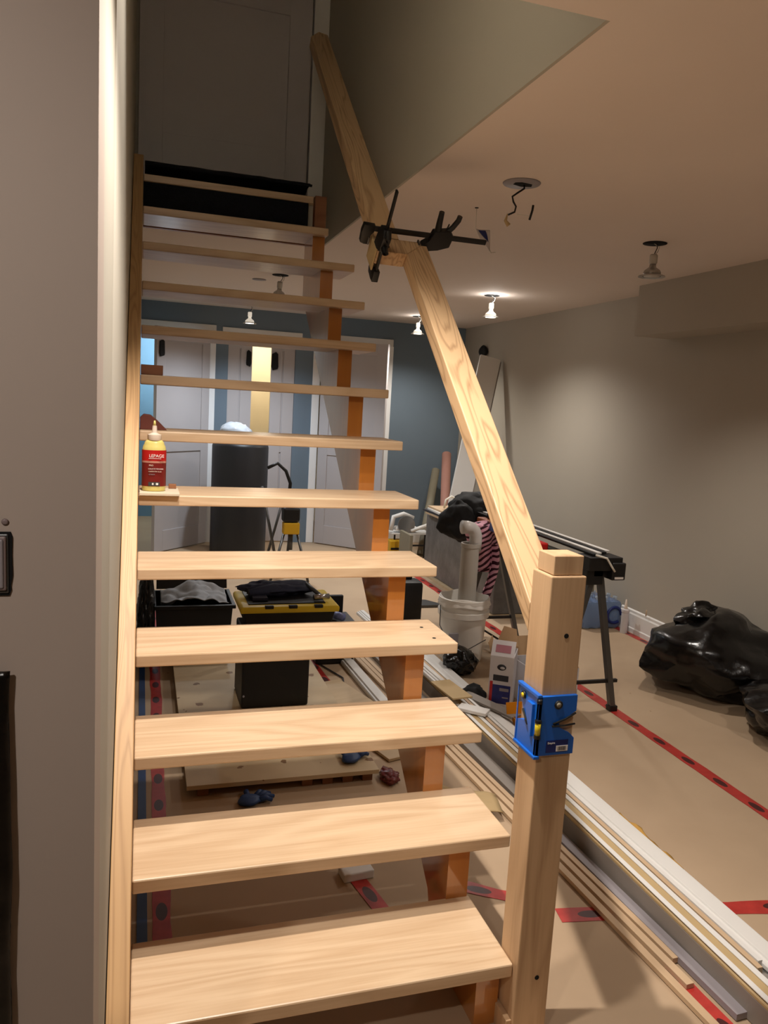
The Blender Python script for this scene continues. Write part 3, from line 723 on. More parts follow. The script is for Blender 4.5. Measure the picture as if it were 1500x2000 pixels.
lath('furring_strip', 1.404, .33, 1.243, 2.9, .020, .016, .003, m_slat, 'innermost thin wooden slat, ending soonest, beside the grey board', 'thin wooden slats', cat='slat')
lath('board', 1.431, .12, 1.392, .95, .036, .018, .003, m_lav, 'mauve grey narrow board between the slats and the white stack', None, cat='board')
lath('board', 1.387, 1.0, 1.298, 3.0, .056, .022, .003, m_greyb, 'wide grey board on the floor, seen between lower steps and newel', None, cat='board')
lath('moulding', 1.475, -.5, 1.41, 3.1, .018, .066, .003, m_greyb, 'white board standing on edge, its unlit side coloured grey, forming the near side of the moulding stack', GW)  # white board; the shade on its left face is put into the grey
lath('moulding', 1.50, -.5, 1.435, 3.1, .20, .022, .003, m_greyb, 'lowest wide board carrying the white mouldings', GW, PRC)
lath('moulding', 1.50, -.5, 1.435, 3.1, .10, .020, .026, m_greyb, 'lower moulding hidden under the left half of the stack', GW, PRC)
lath('moulding', 1.605, -.3, 1.54, 3.1, .095, .020, .026, m_white, 'lower moulding hidden under the right half of the stack', GW, PRC)
lath('moulding', 1.475, -.5, 1.41, 3.2, .062, .016, .070, m_tan, 'top moulding with a tan unpainted back, left side of the stack', GW, PRB)
MBs = MB()
lath('moulding', 1.475, -.4, 1.41, 3.2, .017, .003, .0865, m_white, 'white painted left edge strip on the tan-backed moulding', GW)
lath('moulding', 1.518, -.3, 1.453, 3.2, .018, .003, .0865, m_white, 'white painted right edge strip on the tan-backed moulding', GW)
lath('moulding', 1.541, .18, 1.486, 3.0, .016, .034, .048, m_slat, 'narrow raw wood strip lying between the two widest white mouldings', GW)
lath('moulding', 1.560, .20, 1.506, 3.0, .014, .036, .048, m_white, 'narrow white bead beside the raw wood strip', GW)
lath('moulding', 1.597, .05, 1.537, 2.2, .080, .022, .048, m_white, 'widest bright white moulding on the right of the stack', GW, PRB)
lath('board', 1.72, -.2, 1.672, .98, .018, .020, .003, m_scrap, 'dark brown batten lying along the right side of the mouldings', None, cat='board')
o = MB().sheet(16, 8, lambda u, v: (1.66+.07*v+.03*noise.noise(Vector((u*5, v*3, 2))), .70+.36*u, .006+.012*abs(noise.noise(Vector((u*6, v*6, 1))))), .001).build('paper_scrap', plain('ochre paper', (196, 150, 70), .7, var=.1), None, True); tag(o, 'torn ochre paper strip beside the white mouldings', 'paper')
o = MB().sheet(14, 10, lambda u, v: (1.345+.04*u+.02*v+.012*noise.noise(Vector((u*4, v*4, 4))), .92+.16*v, .025+.03*abs(noise.noise(Vector((u*5, v*5, 7))))), .001).build('wrapper', plain('olive wrapper', (120, 112, 40), .35, var=.5, scale=60), None, True); tag(o, 'crumpled olive wrapper beside the newel post among the boards', 'wrapper')
# tan cardboard wedge sticking out beside the second step
o = MB().sheet(12, 10, lambda u, v: (1.02+.27*u-.03*v, 1.24-.02*u-.16*v*(1-.2*u), .10-.06*u+.01*noise.noise(Vector((u*4, v*4, 0)))), .003).build('cardboard_flap', m_tan, None, True); tag(o, 'torn tan cardboard flap between the second step and the newel', 'cardboard')
# pieces further back beside the carriage
lath('board', 1.40, 1.93, 1.375, 2.16, .105, .008, .124, m_tan, 'tan offcut board lying across the moulding bundle beyond the fourth step', None, cat='board')
lath('moulding', 1.12, 2.05, 1.07, 3.6, .075, .03, .003, m_white, 'white moulding seen through the steps behind the carriage', GW, PRB)
lath('moulding', 1.42, 2.05, 1.36, 3.5, .05, .026, .096, m_white, 'cream-white corner moulding on top of the far end of the stack', GW, PRC)
o = MB().box(-.07, .07, -.035, .035, 0, .016, .003).build('white_offcut', m_white, None); o.location = (1.475, 1.86, .093); o.rotation_euler = (0, 0, -.75); tag(o, 'white clipped moulding offcut lying on the stack in front of the carton', 'wood scrap')
o = MB().box(-.17, .17, -.032, .032, 0, .012, .002).build('board', m_greyb, None); o.location = (1.60, 1.95, .075); o.rotation_euler = (0, 0, -1.2); tag(o, 'grey offcut board at the foot of the tall carton', 'board')
for i, (dx, dz, mt) in enumerate(((0, 0, m_slat), (.012, .016, m_maroon), (-.01, .032, m_greyb))):
    o = MB().box(-.06, .06, -.11, .11, 0, .013, .001).build('offcut', mt, None); o.location = (1.605+dx, 1.68, .003+dz); o.rotation_euler = (0, 0, -.1+.12*i)
    tag(o, ('bottom pale offcut', 'reddish middle offcut', 'grey top offcut')[i]+' of the little pile left of the amber tub', 'wood scrap')
o = MB().box(-.05, .05, -.03, .03, 0, .028, .004).build('eraser_block', m_white, None); o.location = (.665, .90, .0005); o.rotation_euler = (0, 0, .1); tag(o, 'small white block on the shaded floor below the second step', 'block')

# ================================================================ RIGHT OF THE STAIRS: pail, pipe, cartons, tub
t = thing('pail', 'white five-gallon plastic pail with a rolled rim, lined with a bag', 'bucket', (1.83, 2.85, .0))
MB().lathe([(.118, 0), (.122, .004), (.134, .24), (.138, .262), (.150, .268), (.152, .300), (.142, .304), (.142, .345), (.150, .350), (.150, .372), (.140, .374), (.132, .30), (.115, .05), (0.002, .045)], seg=44, cap1=False).build('bucket_body', m_pail, t, 'auto', loc=(0, 0, 0))
MB().tube([(-.148, .0, .33), (-.165, -.05, .22), (-.14, -.10, .15), (-.02, -.15, .10), (.09, -.14, .15)], .003, 8).build('handle', m_steel, t, True, loc=(0, 0, 0))
MB().sheet(90, 6, lambda u, v: ((.140+.014*v+.003*math.sin(u*2*PI*13)*v)*math.cos(u*2*PI), (.140+.014*v+.003*math.sin(u*2*PI*13)*v)*math.sin(u*2*PI), .380-.05*v-.006*math.sin(u*2*PI*4)), .0012).build('bag_liner', m_pail, t, True, loc=(0, 0, 0))
MB().box(-.133, -.08, -.135, -.118, .12, .19).build('sticker', m_lav, t, loc=(0, 0, 0))
t = thing('duct_pipe', 'grey pipe standing in the white pail with a curved elbow on top', 'pipe', (1.835, 2.83, .05))
MB().lathe([(.052, 0), (.052, .62), (.055, .622), (.055, .645), (.047, .645), (.047, .02)], seg=30, cap1=False).build('pipe', m_pipe, t, 'auto', loc=(0, 0, 0))
MB().tube([(.03, 0, .60), (.03, 0, .66), (.028, 0, .69), (.018, 0, .715), (.0, 0, .732), (-.025, 0, .738), (-.06, 0, .738)], [.036, .037, .037, .037, .037, .037, .040], 20).build('elbow', m_pvc, t, True, loc=(0, 0, 0))
o = MB().blob((1.715, 2.60, .07), (.085, .10, .08), 4, .35, 3.4, 5, .003).build('black_bag', m_bag, None, True); tag(o, 'small crumpled black plastic bag between the pail and the mouldings', 'bag')
o = MB().blob((1.60, 2.14, .05), (.06, .06, .06), 3, .3, 3.4, 9, .003).build('dark_rag', m_black2, None, True); tag(o, 'dark rag tucked left of the tall white carton', 'rag')
# tall white carton with print
t = thing('tall_carton', 'tall white carton with a red and blue print and an open tilted top flap', 'box', (1.66, 2.10, .003), math.radians(-33))
cw, cd, ch = .115, .17, .27
mb = MB(); mb.box(0, cw, 0, .004, 0, ch); mb.box(0, cw, cd-.004, cd, 0, ch); mb.box(0, .004, .004, cd-.004, 0, ch); mb.box(cw-.004, cw, .004, cd-.004, 0, ch); mb.box(.004, cw-.004, .004, cd-.004, 0, .004)
mb.build('carton_body', m_boxw, t, loc=(0, 0, 0))
fl = MB().box(0, cw, 0, .003, 0, .085, M=Matrix.Translation((0, 0, ch)) @ Matrix.Rotation(math.radians(-38), 4, 'X')).build('front_flap', m_boxw, t, loc=(0, 0, 0))
FM = Matrix.Translation((1.66, 2.10, .003)) @ Matrix.Rotation(math.radians(-33), 4, 'Z')
MB().prism([(0, 0), (cw, 0), (cw-.02, .09), (.03, .10)], 0, .003, lambda u, v, a: (u, cd+.02+v*.35, ch+v*.9+a)).build('back_flap', m_card, t, loc=(0, 0, 0))
MB().box(-.06, 0, .02, cd-.02, 0, .003, M=Matrix.Translation((0, 0, ch)) @ Matrix.Rotation(math.radians(70), 4, 'Y')).build('side_flap', m_card, t, loc=(0, 0, 0))
mb = MB(); mb.box(.02, .095, -.001, .0, .145, .175); mb.build('print_block', m_ink, t, loc=(0, 0, 0))
MB().box(.02, .108, -.001, 0, .03, .125).build('print_block', m_inkb, t, loc=(0, 0, 0))
MB().box(.006, .020, -.001, 0, .03, .14).build('print_stripe', m_red, t, loc=(0, 0, 0))
MB().box(.055, .100, -.002, -.001, .095, .110).build('print_stripe', m_lav, t, loc=(0, 0, 0))
MB().box(.070, .100, -.002, -.001, .06, .066).build('print_stripe', m_lav, t, loc=(0, 0, 0))
mb = MB(); mb.lathe([(.022, 0), (.022, .001)], sy=.7, M=Matrix.Translation((.058, 0, .215)) @ Matrix.Rotation(PI/2, 4, 'X')); lg = mb.build('logo', m_ink, t, True, loc=(0, 0, 0))
mb = MB(); mb.lathe([(.012, 0), (.012, .0005)], sy=.55, M=Matrix.Translation((.062, -.001, .212)) @ Matrix.Rotation(PI/2, 4, 'X')); mb.build('logo_center', m_boxw, t, True, loc=(0, 0, 0))
mb = MB(); mb.box(.02, .095, -.0012, 0, .02, .06, M=Matrix.Translation((0, 0, ch)) @ Matrix.Rotation(math.radians(-38), 4, 'X')); mb.build('flap_print', plain('red lilac print', (170, 110, 122), .5), t, loc=(0, 0, 0))
# wide carton
t = thing('wide_carton', 'wide white carton with brown inside flaps and a black bar print, partly behind the newel', 'box', (1.868, 2.035, .003), math.radians(2))
cw, cd, ch = .26, .24, .20
mb = MB(); mb.box(0, cw, 0, .004, 0, ch); mb.box(0, cw, cd-.004, cd, 0, ch); mb.box(0, .004, .004, cd-.004, 0, ch); mb.box(cw-.004, cw, .004, cd-.004, 0, ch); mb.box(.004, cw-.004, .004, cd-.004, 0, .004)
mb.build('carton_body', m_boxw, t, loc=(0, 0, 0))
MB().box(0, cw, 0, .003, 0, .10, M=Matrix.Translation((0, cd, ch)) @ Matrix.Rotation(math.radians(-18), 4, 'X')).build('back_flap', m_card, t, loc=(0, 0, 0))
MB().box(0, cw, 0, .003, 0, .09, M=Matrix.Translation((0, 0, ch)) @ Matrix.Rotation(math.radians(-60), 4, 'X')).build('front_flap', m_card, t, loc=(0, 0, 0))
MB().box(.03, .20, -.001, 0, .145, .158).build('print_stripe', m_maroon, t, loc=(0, 0, 0))
MB().box(.03, .20, -.001, 0, .163, .19).build('print_stripe', plain('salmon print', (176, 130, 118), .5), t, loc=(0, 0, 0))
mb = MB(); mb.box(.005, .19, -.001, 0, .118, .121); mb.box(.005, .19, -.001, 0, .092, .095); mb.box(.005, .009, -.001, 0, .092, .121)
x = .018
while x < .18: mb.box(x, x+.004, -.001, 0, .097, .116); x += .0075
mb.build('bar_print', m_ink, t, loc=(0, 0, 0))
# amber tub
t = thing('amber_tub', 'amber-yellow plastic scoop tub in front of the cartons', 'tub', (1.725, 1.74, .0))
def tubm(a, b, h, th=.003):
    mb = MB()
    P = [(-a, -b), (a, -b), (a, b), (-a, b)]; k = .72
    lo = [(x*k, y*k, 0) for x, y in P]; hi = [(x, y, h) for x, y in P]; hi2 = [((x-math.copysign(th, x)), (y-math.copysign(th, y)), h) for x, y in P]; lo2 = [(x*k-math.copysign(th, x), y*k-math.copysign(th, y), th) for x, y in P]
    V = lo+hi+hi2+lo2; Fc = [(0, 3, 2, 1)]
    for i in range(4):
        j = (i+1) % 4; Fc += [(i, j, 4+j, 4+i), (4+i, 4+j, 8+j, 8+i), (8+i, 8+j, 12+j, 12+i)]
    Fc += [(12, 13, 14, 15)]
    mb.add(V, Fc); return mb
tubm(.085, .065, .085).build('tub_body', m_amber, t, loc=(0, 0, 0))
MB().box(-.09, .09, .0, .004, 0, .055, .001, M=Matrix.Translation((-.01, .075, .085)) @ Matrix.Rotation(math.radians(-20), 4, 'X')).build('lid', m_amber, t, loc=(0, 0, 0))

# ---------------------------------------------------------------- folding stand with tools
t = thing('folding_stand', 'black folding tool stand on splayed steel legs behind the newel post', 'work stand', (2.13, 2.0, 0))
MB().box(2.085, 2.165, 1.93, 3.45, .70, .745, .003).build('top_rail', m_black, t)
for yy in (1.97, 3.13):
    for sx, fx in ((1, 2.288 if yy < 2.5 else 2.34), (-1, 1.93)):
        mb = MB(); d = Vector((fx-2.125-.02*sx, 0, -.70)); 
        p0 = Vector((2.125+.02*sx, yy, .70)); p1 = Vector((fx, yy, .012))
        a = (p1-p0).normalized(); Mx = frame(p0, a, (0, 1, 0), a.cross(Vector((0, 1, 0))))
        mb.box(0, (p1-p0).length, -.016, .016, -.014, .014, .002, M=Mx); lg = mb.build('leg', m_steel, t)
        MB().box(fx-.022, fx+.022, yy-.02, yy+.02, 0, .03, .004).build('foot', m_black, lg)
    MB().box(1.95, 2.30, yy-.008, yy+.008, .15, .166).build('crossbar', m_black, t)
MB().tube([(1.96, 3.13, .16), (1.99, 2.3, .17)], .006, 8).build('brace', m_black, t, True)
mb = MB(); mb.box(2.04, 2.22, 1.90, 2.02, .735, .80, .004); mb.box(2.16, 2.235, 1.89, 1.99, .69, .775, .006); mb.box(2.05, 2.14, 1.93, 1.99, .66, .735, .004)
mb.build('end_clamp', m_black, t)
MB().tube([(2.06, 1.888, .815), (2.12, 1.885, .80), (2.15, 1.885, .76), (2.17, 1.885, .735)], .005, 8).build('cable', m_wirew, t, True)
MB().box(2.175, 2.222, 1.887, 1.890, .697, .707).build('label_strip', m_textw, t)
GS = 'long slats lying on the stand'
for i, (x, z, mt, lb_) in enumerate(((2.07, .802, m_black2, 'black'), (2.105, .806, m_white, 'white, left'), (2.145, .804, m_black2, 'dark middle'), (2.175, .808, m_white, 'white, right'))):
    o = MB().box(x, x+.026, 1.93+.02*i, 3.35, z, z+.010, .001).build('long_slat', mt, None); tag(o, lb_+' long slat lying lengthwise on the tool stand', 'slat', GS)
o = MB().box(2.00, 2.10, 2.55, 2.95, .748, .80, .008).build('blue_case', plain('blue case', (62, 96, 156), .45), None); tag(o, 'blue case on the tool stand, just above the rail foot', 'case')
o = MB().box(1.95, 2.07, 2.35, 2.5, .748, .785, .008).build('red_case', m_red, None); tag(o, 'small red case on the stand beside the newel top', 'case')
t = thing('miter_tool', 'black and yellow power tool on the stand behind the handrail', 'power tool', (2.12, 3.1, .748))
MB().box(-.10, .10, -.12, .08, 0, .05, .008).build('tool_base', plain('burnt orange', (150, 76, 26), .5), t, loc=(0, 0, 0))
MB().box(-.05, .06, -.06, .05, .05, .16, .015).build('motor_housing', m_black, t, loc=(0, 0, 0))
MB().box(-.055, .03, -.065, -.055, .10, .14, .004).build('side_cover', m_yel, t, loc=(0, 0, 0))
MB().tube([(0, 0, .15), (-.06, 0, .17), (-.10, 0, .14)], .012, 10).build('handle', m_black, t, True, loc=(0, 0, 0))
# black jacket heaped on the far end
mb = MB(); mb.blob((2.13, 3.45, .80), (.20, .16, .12), 4, .32, 2.2, 3, ridge=True)
mb.facet_bag((1.985, 3.36, .735), (.13, .10, .13), .3, 1.4, 6, .60)
o = mb.build('jacket', m_black2, None, True); tag(o, 'black jacket heaped over the far end of the tool stand', 'jacket')
# zebra cloth
def zc(u, v):
    a = u*2*PI; r = (.085*(1-.0*v))*(1+.25*math.sin(3*a+2*v))*(1.05-.35*v); 
    return (1.985+.05*v+r*1.05*math.cos(a), 3.02+r*.7*math.sin(a), .76-.27*v-.02*math.sin(a))
mb = MB(); mb.sheet(60, 24, zc, .002)
mb.sheet(16, 30, lambda u, v: (2.03+.045*u+.02*math.sin(4*v)-.02*v, 2.97+.03*math.sin(6*u), .66-.33*v), .002)
mb.blob((1.99, 3.02, .745), (.09, .065, .05), 3, .25, 3, 2)
o = mb.build('zebra_scarf', m_zebra, None, True); tag(o, 'pink and black zebra-striped cloth hanging below the handrail next to the grey pipe', 'cloth')
# water bottles pack by the wall
t = thing('water_pack', 'shrink-wrapped pack of water bottles in blue film against the right wall', 'water bottles', (3.08, 3.40, 0))
MB().box(-.155, .15, -.11, .16, .002, .20, .03).build('shrink_film', m_film, t, 'auto', loc=(0, 0, 0))
for i in range(4):
    for j in range(3):
        MB().lathe([(.030, .004), (.032, .02), (.032, .15), (.014, .19), (.013, .21), (.015, .212), (.015, .226), (.001, .227)], (-.11+.072*i, -.07+.08*j, 0), 16).build('bottle', m_bottle, t, True, loc=(0, 0, 0))
mb = MB(); pr2 = [(.050, 0), (.050, .002)]
pts = [(.085+.055*math.cos(a), -.113, .10+.055*math.sin(a)) for a in [i*2*PI/28 for i in range(25)]]
mb.tube(pts, .011, 8); mb.build('film_print', m_dblue, t, True, loc=(0, 0, 0))
o = MB().prism([(0, 0), (.05, 0), (.045, .10), (.02, .12), (0, .06)], 0, .01, lambda u, v, a: (3.02+u, 3.42+a, .235+v)).build('dark_card', m_olive, None); tag(o, 'dark folded card standing behind the water pack', 'card')
t = thing('caulk_tube', 'white caulk tube standing upright on the floor at the end of the baseboard', 'tube', (3.19, 3.20, 0))
MB().lathe([(.024, 0), (.0245, .003), (.0245, .145), (.028, .148), (.028, .165), (.018, .17)], seg=26).build('tube_body', m_boxw, t, 'auto', loc=(0, 0, 0))
MB().lathe([(.014, .168), (.012, .178), (.005, .235)], seg=16).build('nozzle', m_cap, t, True, loc=(0, 0, 0))
o = MB().tube([(3.245, 3.05, .158), (3.246, 3.05, .20)], .004, 8).build('dowel', m_slat, None, True); tag(o, 'tiny stick standing on top of the baseboard', 'stick')
# black garbage bags
mb = MB(); mb.facet_bag((3.05, 2.14, .20), (.37, .36, .21), .34, 1.5, 11, .004, xmax=XR-.024)
mb.facet_bag((3.02, 2.22, .37), (.15, .13, .09), .45, 1.6, 5, .2, xmax=XR-.024)
o = mb.build('garbage_bag', m_bag, None, 'auto'); tag(o, 'upper shiny black garbage bag with a gathered top, slumped against the right wall', 'garbage bag')
o = MB().facet_bag((3.04, 1.50, .13), (.30, .27, .15), .30, 1.5, 21, .004, xmax=XR-.024).build('garbage_bag', m_bag, None, 'auto'); tag(o, 'lower black garbage bag spreading out of the picture at right', 'garbage bag')

# ---------------------------------------------------------------- far right corner
t = thing('panel_stack', 'long grey wrapped stack of panels lying along the room behind the pail', 'panels', (2.41, 4.6, 0))
MB().box(0, .30, -.95, .50, .02, .53, .01).build('wrapped_side', m_blotch, t, loc=(0, 0, 0))
MB().box(-.03, .33, -.95, .50, 0, .02).build('pallet_board', m_ply, t, loc=(0, 0, 0))
for i, (y0, w, dx, mt, lb_) in enumerate(((4.15, .9, -.02, m_greyb, 'grey'), (4.2, .8, -.05, m_slat, 'pale wooden'), (4.1, .95, -.01, m_ink, 'dark'), (4.3, .7, -.07, m_white, 'white'), (4.25, .75, -.03, m_slat, 'uppermost tan'))):
    o = MB().box(0, .26, 0, w, 0, .016, .001).build('loose_board', mt, None); o.location = (2.41+dx, y0, .531+.0175*i); o.rotation_euler = (0, 0, .05*(i % 3-1)); tag(o, lb_+' loose board on top of the grey panel stack', 'board', 'loose boards on the panel stack')
t = thing('cable_coil', 'white cable and charger lying on the loose boards', 'cable', (2.55, 4.75, .621))
MB().tube([(-.12, .0, .01), (-.11, 0, .08), (-.06, 0, .11), (-.01, 0, .08), (.01, .02, .02), (.10, .02, .012)], .009, 10).build('cable', m_wirew, t, True, loc=(0, 0, 0))
MB().tube([(-.07, -.03, .026), (.07, -.03, .026)], .026, 14).build('plug', m_wirew, t, True, loc=(0, 0, 0))
MB().box(.09, .25, -.03, .06, 0, .04, .01).build('adapter', m_cap, t, loc=(0, 0, 0))
# tall white board leaning on the right wall
t = thing('leaning_board', 'tall white board leaning against the right wall behind the handrail', 'board', (2.66, 5.15, .0))
p0 = Vector((2.66, 5.20, .01)); ea = (Vector((3.135, 5.60, 1.95))-p0).normalized(); eb = Vector((1, -.15, 0)); eb = (eb-ea*eb.dot(ea)).normalized()
Mx = frame(p0, eb, ea, eb.cross(ea))
MB().box(-.10, .10, 0, 2.04, -.018, .018, .003, M=Mx).build('board_face', m_white, t)
MB().box(.101, .112, .01, 2.02, -.03, .01, .002, M=Mx).build('edge_strip', m_greyb, t)
o = MB().blob((3.235, 6.0, 2.035), (.035, .075, .06), 3, .2, 2, 4).build('sconce_cover', m_black2, None, True); tag(o, 'black bag over a wall fitting above the leaning white board', 'cover')
for v in o.data.vertices: v.co.x = min(v.co.x, XR-.0005)
o = MB().tube([(2.78, 5.55, .01), (3.06, 6.35, .98)], .048, 20).build('pink_roll', m_rosebr, None, True); tag(o, 'pinkish brown roll leaning in the far right corner', 'roll')
o = MB().tube([(2.66, 5.85, .01), (2.99, 6.45, .80)], .042, 20).build('beige_roll', m_olive, None, True); tag(o, 'grey-beige roll leaning left of the pinkish one', 'roll')
# miter saw on a small stand near the back wall
t = thing('miter_saw', 'yellow and white miter saw on a low black stand near the blue wall', 'saw', (2.40, 5.75, 0))
for x in (-.07, .10, .24):
    MB().box(x, x+.014, -.02, -.006, 0, .24).build('stand_leg', m_black, t, loc=(0, 0, 0))
MB().box(-.10, .30, -.05, .15, .235, .25, .002).build('table', m_white, t, loc=(0, 0, 0))
MB().box(-.12, .02, -.06, .06, .06, .18, .012).build('battery', m_yel, t, loc=(0, 0, 0))
MB().box(-.11, .01, -.065, -.058, .09, .11, .001).build('badge', m_black, t, loc=(0, 0, 0))
MB().box(-.06, .16, -.03, .05, .265, .31, .015).build('motor', m_white, t, loc=(0, 0, 0))
MB().tube([(-.10, 0, .27), (-.08, 0, .40), (.02, 0, .43), (.12, .0, .39)], .022, 10).build('saw_handle', m_white, t, True, loc=(0, 0, 0))
MB().lathe([(.085, -.006), (.085, .006)], seg=30, M=Matrix.Translation((.04, -.04, .33)) @ Matrix.Rotation(PI/2, 4, 'X')).build('blade_guard', m_chrome, t, 'auto', loc=(0, 0, 0))
MB().tube([(.09, -.04, .27), (.26, -.04, .33)], .018, 10).build('arm', m_pail, t, True, loc=(0, 0, 0))
MB().box(.05, .24, -.045, -.03, .12, .135).build('crossbar', m_black, t, loc=(0, 0, 0))
o = MB().box(2.34, 2.37, 5.3, 5.6, .003, .30, .004, M=None).build('olive_panel', m_olive, None); tag(o, 'olive board edge standing left of the grey panel stack', 'board')
t = thing('black_case', 'upright black case on the floor behind the carriage', 'case', (1.70, 3.62, 0))
MB().box(-.08, .13, -.10, .05, .002, .30, .03).build('case_shell', m_black, t, 'auto', loc=(0, 0, 0))
MB().box(-.02, .07, -.02, .0, .30, .325, .006).build('case_handle', m_black, t, loc=(0, 0, 0))
o = MB().prism([(0, 0), (.24, .0), (.14, .16), (.02, .18)], 0, .018, lambda u, v, a: (1.93+u, 3.95+v, .002+a), .002).build('dustpan', m_steel, None); tag(o, 'flat dark scraper lying on the floor left of the pail', 'dustpan')

# ================================================================ BEHIND / UNDER THE STAIRS
t = thing('round_drum', 'tall black cylindrical drum standing in front of the white doors', 'drum', (.885, 6.05, 0))
MB().lathe([(.25, 0), (.258, .01), (.258, 1.00), (.250, 1.02), (.235, 1.03)], seg=48).build('drum_shell', m_drum, t, 'auto', loc=(0, 0, 0))
MB().lathe([(.262, .50), (.262, .53)], seg=48, cap0=False, cap1=False).build('drum_band', m_drum, t, 'auto', loc=(0, 0, 0))
o = MB().blob((.84, 6.03, 1.11), (.15, .12, .11), 4, .25, 3, 8, 1.032).build('clear_wrap', m_pailtop, None, True); tag(o, 'pale crumpled plastic wrap on top of the black drum', 'plastic wrap')
t = thing('yellow_tripod', 'black and yellow work light on tripod legs beside the black drum', 'tripod', (1.17, 4.9, 0))
MB().box(-.075, .065, -.05, .05, .48, .60, .02).build('light_head', m_black, t, loc=(0, 0, 0))
MB().box(-.065, .065, -.045, .045, .38, .475, .008).build('housing', m_yel, t, loc=(0, 0, 0))
for a, b in (((-.05, 0, .40), (-.17, -.1, 0)), ((.05, 0, .40), (.14, -.1, 0)), ((0, .03, .40), (.0, .18, 0))):
    MB().tube([a, b], .011, 8).build('leg', m_steel, t, True, loc=(0, 0, 0))
MB().tube([(0, 0, .38), (0, 0, .25)], .02, 12).build('mast', m_steel, t, True, loc=(0, 0, 0))
t = thing('folded_frame', 'dark folded frame legs leaning between the drum and the work light', 'frame', (1.0, 5.0, 0))
MB().tube([(-.06, 0, .75), (.10, -.05, .0)], .012, 8).build('leg', m_steel, t, True, loc=(0, 0, 0))
MB().tube([(.14, .02, .72), (-.04, .02, .0)], .011, 8).build('leg', m_steel, t, True, loc=(0, 0, 0))
MB().tube([(-.02, .0, .90), (.06, 0, .94), (.13, 0, .88), (.17, 0, .78), (.16, .0, .62)], .014, 10).build('hose', m_black, t, True, loc=(0, 0, 0))
MB().box(-.05, .12, -.06, .06, .02, .18, .02).build('gear_box', m_black, t, loc=(0, 0, 0))
# plywood sheet on the floor
pl = thing('plywood_sheet', 'stained plywood sheet raised on blocks under the stairs', 'plywood', (.55, 2.2, 0))
MB().box(-.37, .36, -.73, .72, .035, .052, .001).build('panel', m_stain, pl, loc=(0, 0, 0))
for x in (-.33, .06, .14, .22, .30): MB().box(x, x+.04, -.71, -.66, .001, .035).build('spacer_block', m_scrap, pl, loc=(0, 0, 0))
for x in (-.33, .28): MB().box(x, x+.06, .6, .7, .001, .035).build('spacer_block', m_scrap, pl, loc=(0, 0, 0))
# black tote boxes
def tote(name, lab, x0, x1, y0, y1, z0, z1, cat='storage bin'):
    t = thing(name, lab, cat, ((x0+x1)/2, (y0+y1)/2, z0))
    a, b, h = (x1-x0)/2, (y1-y0)/2, z1-z0
    mb = MB(); P = [(-a, -b), (a, -b), (a, b), (-a, b)]; k = .9; th = .004
    lo = [(x*k, y*k, 0) for x, y in P]; hi = [(x, y, h) for x, y in P]; hi2 = [((x-math.copysign(th, x)), (y-math.copysign(th, y)), h) for x, y in P]; lo2 = [(x*k-math.copysign(th, x), y*k-math.copysign(th, y), th) for x, y in P]
    V = lo+hi+hi2+lo2; Fc = [(0, 3, 2, 1)]
    for i in range(4):
        j = (i+1) % 4; Fc += [(i, j, 4+j, 4+i), (4+i, 4+j, 8+j, 8+i), (8+i, 8+j, 12+j, 12+i)]
    mb.add(V, Fc+[(12, 13, 14, 15)]); mb.build('bin_body', m_black, t, loc=(0, 0, 0))
    mb = MB()
    for q in ((-a-.015, a+.015, -b-.015, -b), (-a-.015, a+.015, b, b+.015), (-a-.015, -a, -b, b), (a, a+.015, -b, b)): mb.box(q[0], q[1], q[2], q[3], h-.02, h, .002)
    mb.build('bin_rim', m_black, t, loc=(0, 0, 0))
    return t
tote('storage_bin', 'open black bin filled with crumpled grey cloth', .09, .50, 2.96, 3.30, .003, .325)
o = MB().sheet(4, 4, lambda u, v: (.10+.40*u, 3.30+.07*v, .335+.16*v), .008).build('bin_lid', m_black, None); tag(o, 'dark lid propped up behind the cloth-filled bin', 'lid')
def gc(u, v):
    x = .12+.36*u; y = 2.99+.26*v; q = Vector((x*7, y*7, 2))
    return (x, y, .315+.07*math.sin(u*PI)*(.4+v*.6)+.05*noise.noise(q)+.03*abs(noise.noise(q*2.2)))
o = MB().sheet(50, 36, gc, .004).build('grey_cloth', m_grey, None, True); tag(o, 'crumpled light grey cloth filling the black bin', 'cloth')
t = thing('tool_chest', 'tall black box standing on the plywood, below the yellow-lidded toolbox', 'box', (.61, 2.28, .053))
MB().box(-.155, .155, -.13, .14, 0, .355, .008).build('chest_body', m_black, t, loc=(0, 0, 0))
MB().tube([(-.145, -.131, .06), (-.145, -.134, .06)], .005, 8).build('rivet', m_lav, t, loc=(0, 0, 0))
t = thing('toolbox', 'black toolbox with a wide yellow lid and tools lying on top', 'toolbox', (.675, 2.33, .410))
MB().prism([(-.195, 0), (.195, 0), (.215, .075), (-.215, .075)], -.12, .16, lambda u, v, a: (u, a, v), .004).build('box_body', m_black, t, loc=(0, 0, 0))
lid = MB().prism([(-.23, .076), (.23, .076), (.232, .10), (.222, .108), (-.222, .108), (-.232, .10)], -.14, .17, lambda u, v, a: (u, a, v), .006).build('lid', m_yel2, t, 'auto', loc=(0, 0, 0))
MB().box(-.19, .17, -.10, .15, .108, .113).build('tray_recess', m_black, lid, loc=(0, 0, 0))
for x in (-.12, -.01, .11): MB().box(x, x+.04, -.146, -.125, .098, .113, .003).build('latch', m_black, lid, loc=(0, 0, 0))
o = MB().box(.51, .58, 2.27, 2.36, .524, .54, .002)
mb = o; mb.tube([(.50, 2.33, .545), (.62, 2.36, .555), (.76, 2.40, .55)], [.02, .032, .018], 10); mb.blob((.64, 2.40, .555), (.16, .07, .035), 4, .4, 3, 13)
